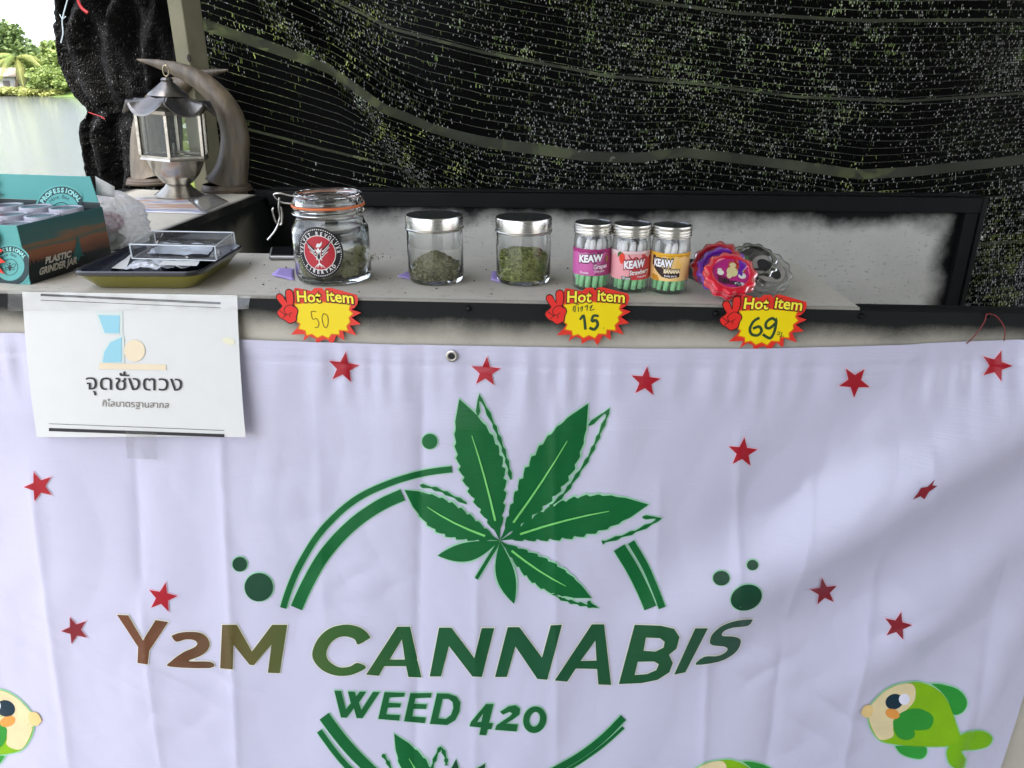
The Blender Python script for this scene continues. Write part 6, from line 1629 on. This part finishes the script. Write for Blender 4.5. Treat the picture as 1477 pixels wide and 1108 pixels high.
def horn(pts, Y0, Y1, label, basepx, base_py, bw):
    c3 = catmull([(x, y, r_) for x, y, r_ in pts], 6); n = len(c3)
    P, RR = [], []
    for i, (x, y, r_) in enumerate(c3):
        Y = Y0 + (Y1 - Y0) * (i / n); p_ = Py(x, y, Y); P.append(p_); RR.append(r_ * (p_ - CAM).dot(FW) / FPX)
    b0 = Vector((P[0].x, P[0].y, ZS))
    h_ = thing("carved_horn", b0, label, "horn", "pair of crossed horns")
    g = G(); g.tube(P, RR, 22); g.build("shaft", HORN, h_, ang=60)
    k_ = (b0 - CAM).dot(FW) / FPX; hz = P[0].z - ZS
    g = G(); g.lathe([(.0004, 0.0), (bw*k_, .0004), (bw*1.02*k_, .005), (bw*.97*k_, .008), (bw*.97*k_, .011), (bw*.93*k_, .015), (RR[0]*1.03, max(.018, hz - .004)), (RR[0]*.98, hz + .006)], b0, 40); g.build("base", HBASE, h_)
horn([(327, 270, 31), (331, 258, 26), (335, 243, 22.5), (338, 222, 20.5), (339, 196, 19.5), (332, 168, 18.5), (316, 142, 17), (292, 119, 14.5), (262, 103, 11), (230, 93, 6.5), (198, 86, 1.2)], Pz(327, 275, ZS).y, Pz(327, 275, ZS).y + .03, "horn curving up from the right and crossing over the lantern to the left", 327, 283, 35)
horn([(222, 259, 31), (217, 245, 27), (213, 226, 23.5), (211, 200, 20.5), (214, 172, 18), (226, 148, 16), (246, 130, 14), (270, 117, 11), (296, 107, 7), (329, 101, 1.2)], Pz(222, 264, ZS).y, Pz(222, 264, ZS).y + .02, "horn behind the lantern curving up from the left to the right", 222, 270, 37)

# ================================================================== leaflets on the left counter
m, nt, b, out = new_mat("leaflet_print"); MATS["leaflet_print"] = m
pos = geo_pos(nt); mp_ = N(nt, "ShaderNodeMapping"); mp_.inputs["Scale"].default_value = (9, 30, 1); mp_.inputs["Rotation"].default_value = (0, 0, .5); nt.links.new(pos, mp_.inputs[0])
cr = N(nt, "ShaderNodeValToRGB"); nt.links.new(noise_n(nt, 1.2, 4, mp_.outputs[0]), cr.inputs[0]); el = cr.color_ramp.elements
el[0].color = col4(lin((110, 120, 170))); el[1].color = col4(lin((200, 190, 180))); el[0].position = .3; el[1].position = .75
for t_, rgb in ((.42, (180, 184, 200)), (.52, (214, 208, 198)), (.60, (176, 130, 110))): el.new(t_).color = col4(lin(rgb))
nt.links.new(cr.outputs[0], b.inputs["Base Color"]); b.inputs["Roughness"].default_value = .3
def flat(quad, z, m_, name, label, cat, n=8, amp=.0004):
    P = [Pz(x, y, z) for x, y in quad]
    g = G(); g.grid(lambda u, v: (P[0]*(1-u)+P[1]*u)*(1-v) + (P[3]*(1-u)+P[2]*u)*v + Vector((0, 0, amp * (1 + noise.noise(Vector((u*3, v*3, len(label))))))), n, n)
    return tagp(g.build(name, m_, None, ang=180, solid=.0003), label, cat)
flat([(168, 305), (296, 309), (318, 287), (198, 285)], ZS + .0012, MATS["leaflet_print"], "leaflet", "faded colour printed leaflet lying in front of the lantern", "leaflet")
flat([(293, 308), (330, 291), (306, 279), (270, 288)], ZS + .0042, thin_clear("clear_sleeve", (.97, .97, .97), .12, body=.22, bump=.15, bscale=40), "plastic_sleeve", "clear plastic sleeve lying between the lantern and the right horn", "plastic sleeve")
